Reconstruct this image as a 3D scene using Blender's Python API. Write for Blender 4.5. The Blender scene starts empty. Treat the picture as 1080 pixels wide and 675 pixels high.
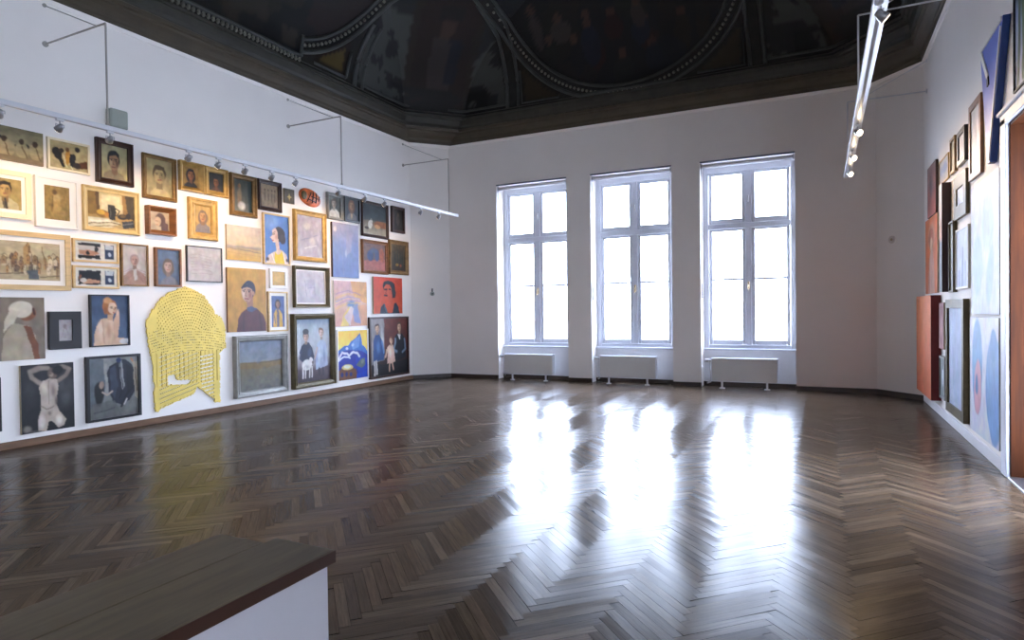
import bpy, math, random
import numpy as np
from mathutils import Vector, Matrix

random.seed(7)
SC = bpy.context.scene
COL = SC.collection

# ------------------------------------------------------------------ room size (metres)
XL, XR = -7.224, 1.260          # left and right wall planes
YF, YB = 10.819, -3.2           # window wall and back wall planes
HW = 4.606                      # top of the white walls
CX, CY = 0.53, 0.59             # legs of the cut-off corners
EYE = 1.30

# ------------------------------------------------------------------ helpers
def lin(c):
    out = []
    for x in c:
        x = x / 255.0
        out.append(x / 12.92 if x <= 0.04045 else ((x + 0.055) / 1.055) ** 2.4)
    return tuple(out)

class MB:
    """collects faces for ONE mesh object"""
    def __init__(s):
        s.v = []; s.f = []; s.mi = []
    def quad(s, a, b, c, d, m=0):
        n = len(s.v); s.v += [tuple(a), tuple(b), tuple(c), tuple(d)]
        s.f.append((n, n + 1, n + 2, n + 3)); s.mi.append(m)
    def poly(s, pts, m=0):
        n = len(s.v); s.v += [tuple(p) for p in pts]
        s.f.append(tuple(range(n, n + len(pts)))); s.mi.append(m)
    def box(s, lo, hi, m=0, bevel=0.0):
        x0, y0, z0 = lo; x1, y1, z1 = hi
        if bevel > 0:
            b = min(bevel, (x1 - x0) * .45, (y1 - y0) * .45, (z1 - z0) * .45)
            # chamfered box
            P = {}
            def vid(p):
                if p not in P:
                    P[p] = len(s.v); s.v.append(p)
                return P[p]
            X = (x0, x1); Y = (y0, y1); Z = (z0, z1)
            def c(i, j, k, ax):
                sx = b if i == 0 else -b; sy = b if j == 0 else -b; sz = b if k == 0 else -b
                p = [X[i] + sx, Y[j] + sy, Z[k] + sz]
                p[ax] = (X, Y, Z)[ax][(i, j, k)[ax]]
                return vid(tuple(p))
            for ax in range(3):
                o = [a for a in range(3) if a != ax]
                for e in (0, 1):
                    ids = []
                    for (u, w) in ((0, 0), (1, 0), (1, 1), (0, 1)):
                        t = [0, 0, 0]; t[ax] = e; t[o[0]] = u; t[o[1]] = w
                        ids.append(c(*t, ax))
                    s.f.append(tuple(ids)); s.mi.append(m)
            for ax in range(3):                      # edges
                o = [a for a in range(3) if a != ax]
                for u in (0, 1):
                    for w in (0, 1):
                        t0 = [0, 0, 0]; t0[o[0]] = u; t0[o[1]] = w
                        t1 = list(t0); t1[ax] = 1
                        s.f.append((c(*t0, o[0]), c(*t1, o[0]), c(*t1, o[1]), c(*t0, o[1]))); s.mi.append(m)
            for i in (0, 1):
                for j in (0, 1):
                    for k in (0, 1):
                        s.f.append((c(i, j, k, 0), c(i, j, k, 1), c(i, j, k, 2))); s.mi.append(m)
            return
        n = len(s.v)
        s.v += [(x0, y0, z0), (x1, y0, z0), (x1, y1, z0), (x0, y1, z0),
                (x0, y0, z1), (x1, y0, z1), (x1, y1, z1), (x0, y1, z1)]
        for f in ((0, 3, 2, 1), (4, 5, 6, 7), (0, 1, 5, 4), (1, 2, 6, 5), (2, 3, 7, 6), (3, 0, 4, 7)):
            s.f.append(tuple(n + i for i in f)); s.mi.append(m)
    def tube(s, pts, r, n=8, m=0, caps=True):
        pts = [Vector(p) for p in pts]
        rings = []
        up = Vector((0, 0, 1))
        for i, p in enumerate(pts):
            if i == 0: d = pts[1] - p
            elif i == len(pts) - 1: d = p - pts[i - 1]
            else: d = pts[i + 1] - pts[i - 1]
            d.normalize()
            u = up if abs(d.z) < .95 else Vector((1, 0, 0))
            a = d.cross(u).normalized(); b = a.cross(d)
            rr = r[i] if isinstance(r, (list, tuple)) else r
            k = len(s.v)
            for j in range(n):
                t = 2 * math.pi * j / n
                q = p + a * (rr * math.cos(t)) + b * (rr * math.sin(t))
                s.v.append(tuple(q))
            rings.append(k)
        for i in range(len(rings) - 1):
            for j in range(n):
                j2 = (j + 1) % n
                s.f.append((rings[i] + j, rings[i] + j2, rings[i + 1] + j2, rings[i + 1] + j)); s.mi.append(m)
        if caps:
            s.f.append(tuple(rings[0] + j for j in range(n))[::-1]); s.mi.append(m)
            s.f.append(tuple(rings[-1] + j for j in range(n))); s.mi.append(m)
    def ball(s, c, r, nu=10, nv=6, m=0):
        rx, ry, rz = r if isinstance(r, (tuple, list)) else (r, r, r)
        k = len(s.v)
        for i in range(nv + 1):
            th = math.pi * i / nv
            for j in range(nu):
                ph = 2 * math.pi * j / nu
                s.v.append((c[0] + rx * math.sin(th) * math.cos(ph), c[1] + ry * math.sin(th) * math.sin(ph), c[2] + rz * math.cos(th)))
        for i in range(nv):
            for j in range(nu):
                j2 = (j + 1) % nu
                s.f.append((k + i * nu + j, k + (i + 1) * nu + j, k + (i + 1) * nu + j2, k + i * nu + j2)); s.mi.append(m)
    def build(s, name, mats, parent=None, smooth=False):
        me = bpy.data.meshes.new(name)
        me.from_pydata(s.v, [], s.f)
        for m in (mats if isinstance(mats, (list, tuple)) else [mats]):
            me.materials.append(m)
        if any(s.mi): me.polygons.foreach_set('material_index', s.mi)
        if smooth: me.polygons.foreach_set('use_smooth', [True] * len(s.f))
        me.update()
        o = bpy.data.objects.new(name, me); COL.objects.link(o)
        if parent is not None: o.parent = parent
        return o

def struct(o):
    o['kind'] = 'structure'; return o

def tag(o, label, cat, group=None):
    o['label'] = label; o['category'] = cat
    if group: o['group'] = group
    return o

def thing(name, label, cat, loc=(0, 0, 0), rz=0.0, group=None):
    o = bpy.data.objects.new(name, None); COL.objects.link(o)
    o.empty_display_size = .05
    o.location = loc; o.rotation_euler = (0, 0, rz)
    return tag(o, label, cat, group)

# ------------------------------------------------------------------ materials
def mat(name, col, rough=.6, metal=0.0, vary=.08, scale=6.0, stretch=(1, 1, 1), bump=0.0, bscale=60.0, coat=0.0, spec=.5):
    m = bpy.data.materials.new(name); m.use_nodes = True
    nt = m.node_tree; N = nt.nodes; L = nt.links
    b = N['Principled BSDF']
    b.inputs['Roughness'].default_value = rough
    b.inputs['Metallic'].default_value = metal
    b.inputs['Specular IOR Level'].default_value = spec
    if coat: b.inputs['Coat Weight'].default_value = coat
    c = lin(col)
    tc = N.new('ShaderNodeTexCoord'); mp = N.new('ShaderNodeMapping')
    mp.inputs['Scale'].default_value = stretch
    L.new(tc.outputs['Object'], mp.inputs['Vector'])
    nz = N.new('ShaderNodeTexNoise'); nz.inputs['Scale'].default_value = scale; nz.inputs['Detail'].default_value = 4
    L.new(mp.outputs['Vector'], nz.inputs['Vector'])
    rp = N.new('ShaderNodeValToRGB')
    rp.color_ramp.elements[0].position = .3; rp.color_ramp.elements[1].position = .7
    rp.color_ramp.elements[0].color = tuple(max(0, x * (1 - vary)) for x in c) + (1,)
    rp.color_ramp.elements[1].color = tuple(min(1, x * (1 + vary)) for x in c) + (1,)
    L.new(nz.outputs['Fac'], rp.inputs['Fac'])
    L.new(rp.outputs['Color'], b.inputs['Base Color'])
    if bump:
        n2 = N.new('ShaderNodeTexNoise'); n2.inputs['Scale'].default_value = bscale; n2.inputs['Detail'].default_value = 3
        L.new(mp.outputs['Vector'], n2.inputs['Vector'])
        bp = N.new('ShaderNodeBump'); bp.inputs['Strength'].default_value = bump; bp.inputs['Distance'].default_value = .01
        L.new(n2.outputs['Fac'], bp.inputs['Height']); L.new(bp.outputs['Normal'], b.inputs['Normal'])
    return m

def attr_mat(name, rough=.5, bump=.0, spec=.4, coat=0):
    m = bpy.data.materials.new(name); m.use_nodes = True
    nt = m.node_tree; N = nt.nodes; L = nt.links
    b = N['Principled BSDF']; b.inputs['Roughness'].default_value = rough; b.inputs['Specular IOR Level'].default_value = spec
    if coat: b.inputs['Coat Weight'].default_value = coat
    a = N.new('ShaderNodeAttribute'); a.attribute_name = 'Col'
    L.new(a.outputs['Color'], b.inputs['Base Color'])
    if bump:
        tc = N.new('ShaderNodeTexCoord')
        n2 = N.new('ShaderNodeTexNoise'); n2.inputs['Scale'].default_value = 90; n2.inputs['Detail'].default_value = 2
        L.new(tc.outputs['Object'], n2.inputs['Vector'])
        bp = N.new('ShaderNodeBump'); bp.inputs['Strength'].default_value = bump; bp.inputs['Distance'].default_value = .004
        L.new(n2.outputs['Fac'], bp.inputs['Height']); L.new(bp.outputs['Normal'], b.inputs['Normal'])
    return m

def emit_mat(name, col, strength):
    m = bpy.data.materials.new(name); m.use_nodes = True
    nt = m.node_tree; N = nt.nodes
    b = N['Principled BSDF']
    b.inputs['Base Color'].default_value = (.9, .85, .75, 1)
    b.inputs['Emission Color'].default_value = (*col, 1); b.inputs['Emission Strength'].default_value = strength
    return m

M = {}
M['wall'] = mat('white_wall_paint', (240, 234, 228), .75, vary=.025, scale=1.3, bump=.05, bscale=40, spec=.3)
M['niche'] = mat('white_niche_paint', (230, 230, 234), .6, vary=.02)
M['winpaint'] = mat('white_window_enamel', (222, 225, 234), .35, vary=.02)
M['radiator'] = mat('white_radiator_enamel', (214, 212, 208), .4, vary=.02)
M['metalw'] = mat('white_powder_coat', (215, 215, 218), .4, vary=.03)
M['rod'] = mat('grey_rod', (158, 152, 142), .5, vary=.05)
M['steel'] = mat('brushed_steel', (170, 170, 172), .3, metal=.9, vary=.1)
M['darkmetal'] = mat('dark_metal', (60, 60, 62), .4, metal=.6)
M['basewood'] = mat('skirting_wood', (104, 74, 50), .45, vary=.25, scale=4, stretch=(6, 1, 6))
M['basedark'] = mat('dark_skirting_wood', (52, 40, 32), .45, vary=.25, scale=4, stretch=(1, 6, 6))
M['basewhite'] = mat('white_skirting_paint', (222, 218, 220), .5, vary=.03)
M['doorwood'] = mat('door_wood_stain', (62, 28, 5), .7, vary=.35, scale=3, stretch=(9, 9, .8), spec=.15)
M['gold'] = mat('gilt_frame', (176, 140, 78), .42, metal=.35, vary=.25, scale=14, bump=.25, bscale=70)
M['golddark'] = mat('dull_gilt_frame', (122, 92, 50), .45, metal=.3, vary=.3, scale=14, bump=.2)
M['paleg'] = mat('pale_gold_frame', (200, 172, 116), .5, metal=.15, vary=.15, scale=10)
M['cream'] = mat('cream_frame', (232, 216, 180), .55, vary=.08)
M['white'] = mat('white_frame', (232, 228, 222), .5, vary=.04)
M['board'] = mat('white_mount_board', (236, 230, 220), .8, vary=.03)
M['darkwood'] = mat('dark_wood_frame', (54, 32, 24), .4, vary=.3, scale=5)
M['brown'] = mat('brown_wood_frame', (124, 78, 38), .42, vary=.25, scale=5, stretch=(1, 1, 6))
M['black'] = mat('black_frame', (26, 25, 28), .4, vary=.2)
M['lightwood'] = mat('light_wood_frame', (204, 172, 120), .5, vary=.15, scale=5, stretch=(1, 1, 6))
M['silver'] = mat('silver_grey_frame', (150, 148, 142), .42, metal=.25, vary=.18, scale=12)
M['olive'] = mat('olive_bronze_frame', (88, 76, 46), .45, metal=.2, vary=.3, scale=10)
M['canvasedge'] = mat('canvas_edge', (176, 158, 130), .8, vary=.15)
M['art'] = attr_mat('painted_canvas', .5, .15)
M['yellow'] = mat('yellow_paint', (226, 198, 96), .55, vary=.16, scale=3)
M['blue'] = mat('blue_paint', (88, 108, 198), .45, vary=.06)
M['bluedark'] = mat('navy_paint', (28, 62, 128), .45, vary=.06)
M['red'] = mat('dark_red_paint', (116, 16, 16), .5, vary=.1)
M['maroon'] = mat('maroon_paint', (52, 22, 28), .5, vary=.1)
M['greyplastic'] = mat('grey_green_plastic', (150, 156, 146), .5, vary=.03)
M['plastic'] = mat('white_plastic', (210, 200, 192), .5, vary=.03)
M['bulbwarm'] = emit_mat('warm_bulb', (1.0, .78, .5), 30)
M['bulbdim'] = emit_mat('warm_lamp_face', (1.0, .8, .55), 4)
M['cord'] = mat('grey_cord', (96, 100, 112), .6)
M['brass'] = mat('brass', (206, 184, 150), .4, metal=.5)

def glass_mat():
    m = bpy.data.materials.new('window_glass'); m.use_nodes = True
    nt = m.node_tree; N = nt.nodes; L = nt.links
    for n in list(N):
        if n.type != 'OUTPUT_MATERIAL': N.remove(n)
    out = [n for n in N if n.type == 'OUTPUT_MATERIAL'][0]
    tr = N.new('ShaderNodeBsdfTransparent'); tr.inputs['Color'].default_value = (.95, .97, .98, 1)
    gl = N.new('ShaderNodeBsdfGlossy'); gl.inputs['Roughness'].default_value = .02
    lw = N.new('ShaderNodeLayerWeight'); lw.inputs['Blend'].default_value = .5
    pw = N.new('ShaderNodeMath'); pw.operation = 'POWER'; pw.inputs[1].default_value = 5; L.new(lw.outputs['Facing'], pw.inputs[0])
    fr = N.new('ShaderNodeMath'); fr.operation = 'MULTIPLY_ADD'; fr.inputs[1].default_value = .8; fr.inputs[2].default_value = .03; L.new(pw.outputs[0], fr.inputs[0])
    mx = N.new('ShaderNodeMixShader')
    L.new(fr.outputs[0], mx.inputs['Fac']); L.new(tr.outputs['BSDF'], mx.inputs[1]); L.new(gl.outputs['BSDF'], mx.inputs[2])
    L.new(mx.outputs['Shader'], out.inputs['Surface'])
    return m
M['glass'] = glass_mat()

# ------------------------------------------------------------------ painter (numpy) for canvases and fresco
RNG = np.random.default_rng(11)
def vnoise(nx, ny, fx, fy, seed):
    r = np.random.default_rng(seed)
    gx, gy = int(fx) + 2, int(fy) + 2
    g = r.random((gy + 1, gx + 1))
    x = np.linspace(0, fx, nx); y = np.linspace(0, fy, ny)
    xi = x.astype(int); yi = y.astype(int)
    tx = x - xi; ty = y - yi
    tx = tx * tx * (3 - 2 * tx); ty = (ty * ty * (3 - 2 * ty))[:, None]
    a = g[yi][:, xi]; b = g[yi][:, xi + 1]; c = g[yi + 1][:, xi]; d = g[yi + 1][:, xi + 1]
    return (a * (1 - tx) + b * tx) * (1 - ty) + (c * (1 - tx) + d * tx) * ty - .5

class Art:
    def __init__(s, w, h, seed, res=.0085, warp=.012):
        s.nx = int(min(110, max(14, w / res))) + 1; s.ny = int(min(120, max(14, h / res))) + 1
        s.w, s.h, s.seed = w, h, seed
        u, v = np.meshgrid(np.linspace(0, 1, s.nx), np.linspace(0, 1, s.ny))
        s.U = u + warp * 2 * vnoise(s.nx, s.ny, 9, 9, seed) ; s.V = v + warp * 2 * vnoise(s.nx, s.ny, 9, 9, seed + 1)
        s.img = np.zeros((s.ny, s.nx, 3))
    def fill(s, c):
        s.img[:] = np.array(lin(c)); return s
    def grad(s, *stops):
        V = np.clip(s.V, 0, 1)
        ps = [p for p, _ in stops]; cs = np.array([lin(c) for _, c in stops])
        for k in range(3): s.img[..., k] = np.interp(V, ps, cs[:, k])
        return s
    def _mix(s, a, c):
        a = np.clip(a, 0, 1)[..., None]; s.img = s.img * (1 - a) + np.array(lin(c)) * a; return s
    def ell(s, cx, cy, rx, ry, c, soft=.15, rot=0., a=1.):
        dx, dy = s.U - cx, s.V - cy
        k, q = math.cos(rot), math.sin(rot)
        x = (dx * k + dy * q) / rx; y = (-dx * q + dy * k) / ry
        r = np.sqrt(x * x + y * y)
        return s._mix(a * (1 - np.clip((r - (1 - soft)) / max(soft, 1e-3), 0, 1)), c)
    def poly(s, pts, c, a=1.):
        ins = np.zeros(s.U.shape, bool); n = len(pts)
        for i in range(n):
            x0, y0 = pts[i]; x1, y1 = pts[(i + 1) % n]
            if y0 == y1: continue
            cnd = ((y0 > s.V) != (y1 > s.V)) & (s.U < (x1 - x0) * (s.V - y0) / (y1 - y0) + x0)
            ins ^= cnd
        return s._mix(ins * a, c)
    def line(s, pts, wd, c, a=1.):
        asp = s.h / s.w
        dm = np.full(s.U.shape, 9.)
        for (x0, y0), (x1, y1) in zip(pts, pts[1:]):
            vx, vy = x1 - x0, (y1 - y0) * asp
            px, py = s.U - x0, (s.V - y0) * asp
            t = np.clip((px * vx + py * vy) / max(vx * vx + vy * vy, 1e-9), 0, 1)
            dm = np.minimum(dm, np.hypot(px - t * vx, py - t * vy))
        return s._mix(a * np.clip((wd - dm) / (wd * .5), 0, 1), c)
    def mottle(s, amp=.15, f=10, fy=None):
        n = vnoise(s.nx, s.ny, f, fy or f, s.seed + 5) + .5 * vnoise(s.nx, s.ny, f * 2.2, (fy or f) * 2.2, s.seed + 6)
        s.img = np.clip(s.img * (1 + 1.6 * amp * n[..., None]), 0, 1); return s
    def finish(s, wall):
        # brushwork: short strokes of lighter and darker pigment, and a little more contrast
        k = max(s.w, s.h) * 26
        n = vnoise(s.nx, s.ny, k * s.w / max(s.w, s.h), k * s.h / max(s.w, s.h) * .6, s.seed + 31) + .6 * vnoise(s.nx, s.ny, min(s.nx - 1, k * 1.4), min(s.ny - 1, k * 1.1), s.seed + 32)
        s.img = np.clip(s.img * (1 + .15 * n[..., None]), 0, 1)
        for k in range(3):                                   # broken colour
            s.img[..., k] *= 1 + .07 * vnoise(s.nx, s.ny, 7, 9, s.seed + 41 + k) + .05 * vnoise(s.nx, s.ny, 17, 15, s.seed + 51 + k) + .16 * vnoise(s.nx, s.ny, 6, 7, s.seed + 61)
        s.img = np.clip(s.img, 0, 1)
        p = np.pad(s.img, ((1, 1), (1, 1), (0, 0)), 'edge')
        s.img = (4 * s.img + p[:-2, 1:-1] + p[2:, 1:-1] + p[1:-1, :-2] + p[1:-1, 2:]) / 8
        g = np.clip(s.img, 1e-4, 1) ** (1 / 2.2)
        m = g.mean(axis=(0, 1), keepdims=True)
        g = np.clip(m + (g - m) * 1.25, 0, 1) * (1.0 if wall == 'L' else 1.10)
        s.img = np.clip(g, 0, 1) ** 2.2
    def scatter(s, n, box, cols, r, seed, a=.8, asp=1.):
        q = random.Random(seed)
        for _ in range(n):
            s.ell(q.uniform(box[0], box[2]), q.uniform(box[1], box[3]), q.uniform(.5, 1) * r, q.uniform(.5, 1) * r * asp, q.choice(cols), .5, q.uniform(-1, 1), a)
        return s
    def head(s, cx, cy, r, skin, hair, style='short', face=True, dark=None):
        ar = s.w / s.h; ry = r * ar * 1.32
        sh = tuple(int(x * .78) for x in skin); dk = dark or tuple(int(x * .45) for x in skin)
        if style == 'long': s.ell(cx, cy + ry * .25, r * 1.45, ry * 1.45, hair, .15)
        s.poly([(cx - r * .45, cy + ry * .5), (cx + r * .45, cy + ry * .5), (cx + r * .5, cy + ry * 1.6), (cx - r * .5, cy + ry * 1.6)], sh)
        if style != 'none': s.ell(cx, cy - ry * .22, r * 1.14, ry * .98, hair, .12)
        s.ell(cx, cy + ry * .08, r * .92, ry * .95, skin, .15)
        s.ell(cx + r * .45, cy + ry * .15, r * .5, ry * .75, sh, .7, 0, .7)
        if style in ('short', 'long'): s.poly([(cx - r * .95, cy - ry * .35), (cx - r * .4, cy - ry * .62), (cx + r * .55, cy - ry * .6), (cx + r * .95, cy - ry * .25), (cx + r * .8, cy - ry * 1.05), (cx - r * .7, cy - ry * 1.05)], hair)
        s.ell(cx - r * .35, cy + ry * .1, r * .42, ry * .55, tuple(min(255, int(x * 1.14)) for x in skin), .8, 0, .7)
        if face:
            for e in (-1, 1):
                s.ell(cx + e * r * .38, cy - ry * .05, r * .17, ry * .08, dk, .5)
                s.line([(cx + e * r * .18, cy - ry * .2), (cx + e * r * .58, cy - ry * .22)], r * .09, dk, .8)
            s.line([(cx, cy - ry * .05), (cx + r * .1, cy + ry * .28), (cx - r * .06, cy + ry * .32)], r * .09, sh)
            s.line([(cx - r * .25, cy + ry * .55), (cx + r * .25, cy + ry * .55)], r * .1, (150, 80, 70))
        return s
    def bust(s, cx, top, half, c, bottom=1.02):
        return s.poly([(cx - half, bottom), (cx - half * .92, top + .16), (cx - half * .45, top + .04), (cx - half * .2, top), (cx + half * .2, top), (cx + half * .45, top + .04), (cx + half * .92, top + .16), (cx + half, bottom)], c)

PIGMENT = .68
def art_plane(name, w, h, img, parent, z0, y, m=None, depth=0.0, edge=None):
    """painted surface in local space: x right, z up, facing -y; with depth>0 gets canvas edges (front at -y-depth)"""
    ny, nx, _ = img.shape
    xs = np.linspace(-w / 2, w / 2, nx); zs = np.linspace(z0 + h, z0, ny)
    X, Z = np.meshgrid(xs, zs)
    V = np.stack([X, np.full_like(X, -(y + depth)), Z], -1).reshape(-1, 3)
    idx = np.arange(nx * ny).reshape(ny, nx)
    F = np.stack([idx[:-1, :-1], idx[1:, :-1], idx[1:, 1:], idx[:-1, 1:]], -1).reshape(-1, 4)
    C = np.concatenate([img.reshape(-1, 3), np.ones((nx * ny, 1))], 1)
    verts = V.tolist(); faces = F.tolist(); mi = [0] * len(faces)
    if depth > 0:
        k = len(verts)
        a, b = -w / 2, w / 2; t, bt = z0 + h, z0
        f, q = -(y + depth), -y
        verts += [[a, f, bt], [b, f, bt], [b, f, t], [a, f, t], [a, q, bt], [b, q, bt], [b, q, t], [a, q, t]]
        for fc in ((0, 4, 5, 1), (1, 5, 6, 2), (2, 6, 7, 3), (3, 7, 4, 0), (4, 7, 6, 5)):
            faces.append([k + i for i in fc]); mi.append(1)
        C = np.concatenate([C, np.ones((8, 4)) * .5], 0)
    me = bpy.data.meshes.new(name); me.from_pydata(verts, [], faces)
    me.materials.append(m or M['art'])
    if depth > 0:
        me.materials.append(edge or M['canvasedge']); me.polygons.foreach_set('material_index', mi)
    ca = me.color_attributes.new('Col', 'FLOAT_COLOR', 'POINT')
    C[:, :3] *= PIGMENT
    ca.data.foreach_set('color', C.astype(np.float32).ravel())
    o = bpy.data.objects.new(name, me); COL.objects.link(o)
    if parent is not None: o.parent = parent
    return o

def frame_mesh(name, w, h, z0, prof, m, parent):
    """mitred moulding; prof = [(inset, height)] from the back outer edge to the sight edge"""
    b = MB(); rings = []
    for ins, d in prof:
        k = len(b.v)
        a = w / 2 - ins
        b.v += [(-a, -d, z0 + ins), (a, -d, z0 + ins), (a, -d, z0 + h - ins), (-a, -d, z0 + h - ins)]
        rings.append(k)
    for r0, r1 in zip(rings, rings[1:]):
        for j in range(4):
            j2 = (j + 1) % 4
            b.f.append((r0 + j, r0 + j2, r1 + j2, r1 + j)); b.mi.append(0)
    return b.build(name, m, parent)

def profile(style, D, fw):
    if style == 'gold':
        return [(0, .002), (0, D * .7), (fw * .1, D * .95), (fw * .22, D), (fw * .34, D * .92), (fw * .45, D * .66), (fw * .78, D * .5), (fw * .82, D * .58), (fw * .93, D * .58), (fw, D * .45), (fw, D * .25)], D * .3
    if style == 'box':
        return [(0, .002), (0, D), (fw * .3, D), (fw, D * .3), (fw, D * .2)], D * .25
    if style == 'wide':
        return [(0, .002), (0, D * .8), (fw * .12, D), (fw * .3, D), (fw * .36, D * .8), (fw * .6, D * .7), (fw * .66, D * .85), (fw * .8, D * .8), (fw, D * .5), (fw, D * .3)], D * .35
    return [(0, .002), (0, D), (fw, D), (fw, D * .5)], D * .6

# ------------------------------------------------------------------ art recipes:   f(Art)
def fc(*a): return a
def A_figures_hill(A):
    A.grad((0, (150, 138, 100)), (.5, (176, 158, 118)), (1, (140, 122, 88))).poly([(0, .05), (.5, .32), (.62, .5), (.8, .42), (.85, .55), (.55, .6), (0, .4)], (70, 62, 46))
    for x, r in ((.18, .14), (.5, .15), (.72, .09), (.9, .1)):
        A.ell(x, .62, r, .28, (190, 168, 122)); A.ell(x - .01, .38, .04, .1, (96, 74, 48)); A.line([(x, .5), (x + .06, .85)], .012, (130, 106, 70))
    A.poly([(0, .8), (1, .88), (1, 1), (0, 1)], (150, 128, 92)); A.mottle(.2, 12)
def A_black_figures(A):
    A.fill((196, 176, 124)).mottle(.2, 8).ell(.4, .2, .5, .16, (168, 150, 108), .8)
    A.poly([(.1, .3), (.2, .22), (.3, .34), (.32, .6), (.4, .9), (.34, .95), (.24, .68), (.12, .6)], (34, 32, 28)).ell(.16, .4, .1, .18, (44, 40, 34)).ell(.3, .34, .07, .1, (70, 58, 42))
    A.poly([(.42, .3), (.52, .28), (.56, .6), (.46, .86), (.38, .8)], (196, 150, 66)).ell(.46, .26, .06, .09, (120, 84, 44)).poly([(.52, .42), (.62, .38), (.66, .7), (.58, .92), (.52, .8)], (40, 38, 34)).ell(.62, .52, .06, .16, (60, 54, 46))
    A.ell(.73, .2, .065, .1, (62, 54, 48)).poly([(.72, .7), (.98, .56), (1, .86), (.76, .9)], (112, 74, 42)).ell(.7, .8, .12, .12, (72, 58, 44)).line([(.36, .5), (.44, .9)], .02, (236, 222, 170)).line([(.56, .86), (.6, .98)], .02, (240, 228, 180)).mottle(.15, 14)
def A_dark_man(A):
    A.grad((0, (178, 166, 126)), (1, (196, 176, 120))).mottle(.15, 6).poly([(.06, 1.02), (.12, .82), (.34, .74), (.6, .74), (.84, .84), (.92, 1.02)], (160, 140, 104)).poly([(.38, .62), (.6, .62), (.62, .82), (.48, .9), (.38, .8)], (150, 116, 82))
    A.ell(.47, .4, .25, .28, (40, 32, 28), .1).poly([(.3, .32), (.4, .22), (.6, .24), (.66, .36), (.66, .56), (.58, .7), (.48, .76), (.38, .7), (.3, .54)], (176, 138, 100)).ell(.37, .5, .08, .16, (206, 170, 128), .8).ell(.6, .52, .07, .18, (110, 80, 58), .8).poly([(.28, .34), (.34, .2), (.56, .14), (.7, .24), (.68, .36), (.56, .27), (.4, .3)], (36, 30, 28))
    for x in (.39, .55): A.line([(x - .06, .4), (x + .05, .395)], .018, (46, 34, 30)).ell(x, .44, .045, .02, (36, 28, 26), .4)
    A.line([(.47, .44), (.44, .56), (.49, .57)], .014, (104, 74, 54)).line([(.4, .645), (.54, .64)], .018, (110, 56, 48)).mottle(.1, 12)
def A_sepia_youth(A):
    A.fill((178, 158, 108)).mottle(.15, 6).bust(.52, .74, .4, (196, 174, 122)).head(.5, .42, .24, (188, 162, 108), (112, 90, 56)).mottle(.1, 10)
def A_profile_woman_gold(A):
    A.fill((168, 128, 64)).bust(.5, .72, .42, (62, 50, 42)).head(.5, .38, .22, (158, 104, 62), (54, 40, 34), 'long').mottle(.2, 10)
def A_dark_head(A):
    A.fill((52, 46, 36)).bust(.5, .76, .36, (84, 56, 36)).head(.5, .48, .2, (132, 84, 42), (40, 34, 26)).mottle(.3, 10)
def A_green_nude(A):
    A.grad((0, (62, 62, 46)), (1, (92, 92, 78))).ell(.3, .5, .16, .38, (124, 106, 76), .5).ell(.3, .2, .09, .07, (130, 96, 60)).ell(.42, .82, .26, .16, (186, 182, 172), .5).poly([(.75, 0), (1, 0), (1, 1), (.8, 1)], (40, 52, 40)).mottle(.2, 9)
def A_sepia_drawing(A):
    A.fill((168, 140, 104)).mottle(.2, 7)
    for x in (.25, .45, .65, .82): A.ell(x, .55, .07, .3, (132, 106, 78), .6).ell(x, .25, .04, .06, (110, 84, 60))
    A.mottle(.15, 14)
def A_star(A):
    A.fill((98, 86, 66)).poly([(.5, .3), (.57, .5), (.75, .55), (.57, .62), (.5, .85), (.43, .62), (.25, .55), (.43, .5)], (206, 180, 110)).mottle(.2, 10)
def A_white_bust(A):
    A.grad((0, (112, 112, 96)), (1, (92, 88, 76))).bust(.5, .6, .45, (206, 200, 186)).head(.45, .35, .2, (196, 178, 150), (120, 100, 78)).mottle(.15, 9)
def A_dark_portrait(A):
    A.grad((0, (50, 56, 52)), (1, (44, 50, 58))).bust(.48, .62, .34, (112, 104, 96)).ell(.46, .75, .08, .22, (196, 160, 120), .5).head(.46, .32, .18, (150, 112, 74), (110, 70, 44), 'long').mottle(.2, 10)
def A_horses(A):
    A.grad((0, (60, 64, 62)), (.4, (52, 66, 62)), (.6, (120, 104, 80)), (1, (178, 168, 142)))
    A.poly([(.45, .62), (.6, .5), (1, .55), (1, .75), (.5, .75)], (150, 96, 54)).ell(.3, .68, .1, .14, (214, 206, 186)).ell(.36, .55, .06, .1, (200, 190, 170)).ell(.62, .72, .14, .08, (196, 150, 96)).poly([(0, .2), (.5, .1), (1, .3), (1, .5), (0, .55)], (44, 54, 54), .7).ell(.15, .8, .1, .05, (70, 56, 44)).mottle(.2, 10)
def A_dark_still(A):
    A.fill((44, 40, 34)).ell(.5, .5, .2, .3, (70, 62, 54)).ell(.5, .26, .12, .1, (84, 72, 56)).mottle(.3, 8)
def A_red_blue_scene(A):
    A.fill((120, 84, 72)).poly([(0, .65), (1, .55), (1, 1), (0, 1)], (168, 96, 84)).ell(.3, .45, .16, .22, (58, 66, 104)).ell(.6, .42, .1, .26, (70, 76, 110)).ell(.82, .4, .12, .28, (170, 92, 62)).ell(.45, .25, .2, .12, (86, 88, 110), .5).mottle(.25, 11)
def A_bottles(A):
    A.grad((0, (96, 82, 56)), (1, (60, 48, 34)))
    for x, t in ((.25, .25), (.45, .18), (.62, .3), (.78, .25)): A.ell(x, .6, .07, .28, (52, 56, 44)).ell(x, t + .1, .03, .14, (64, 66, 52))
    A.ell(.4, .78, .12, .06, (170, 132, 62)).ell(.65, .8, .07, .06, (150, 74, 40)).mottle(.3, 10)
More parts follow.
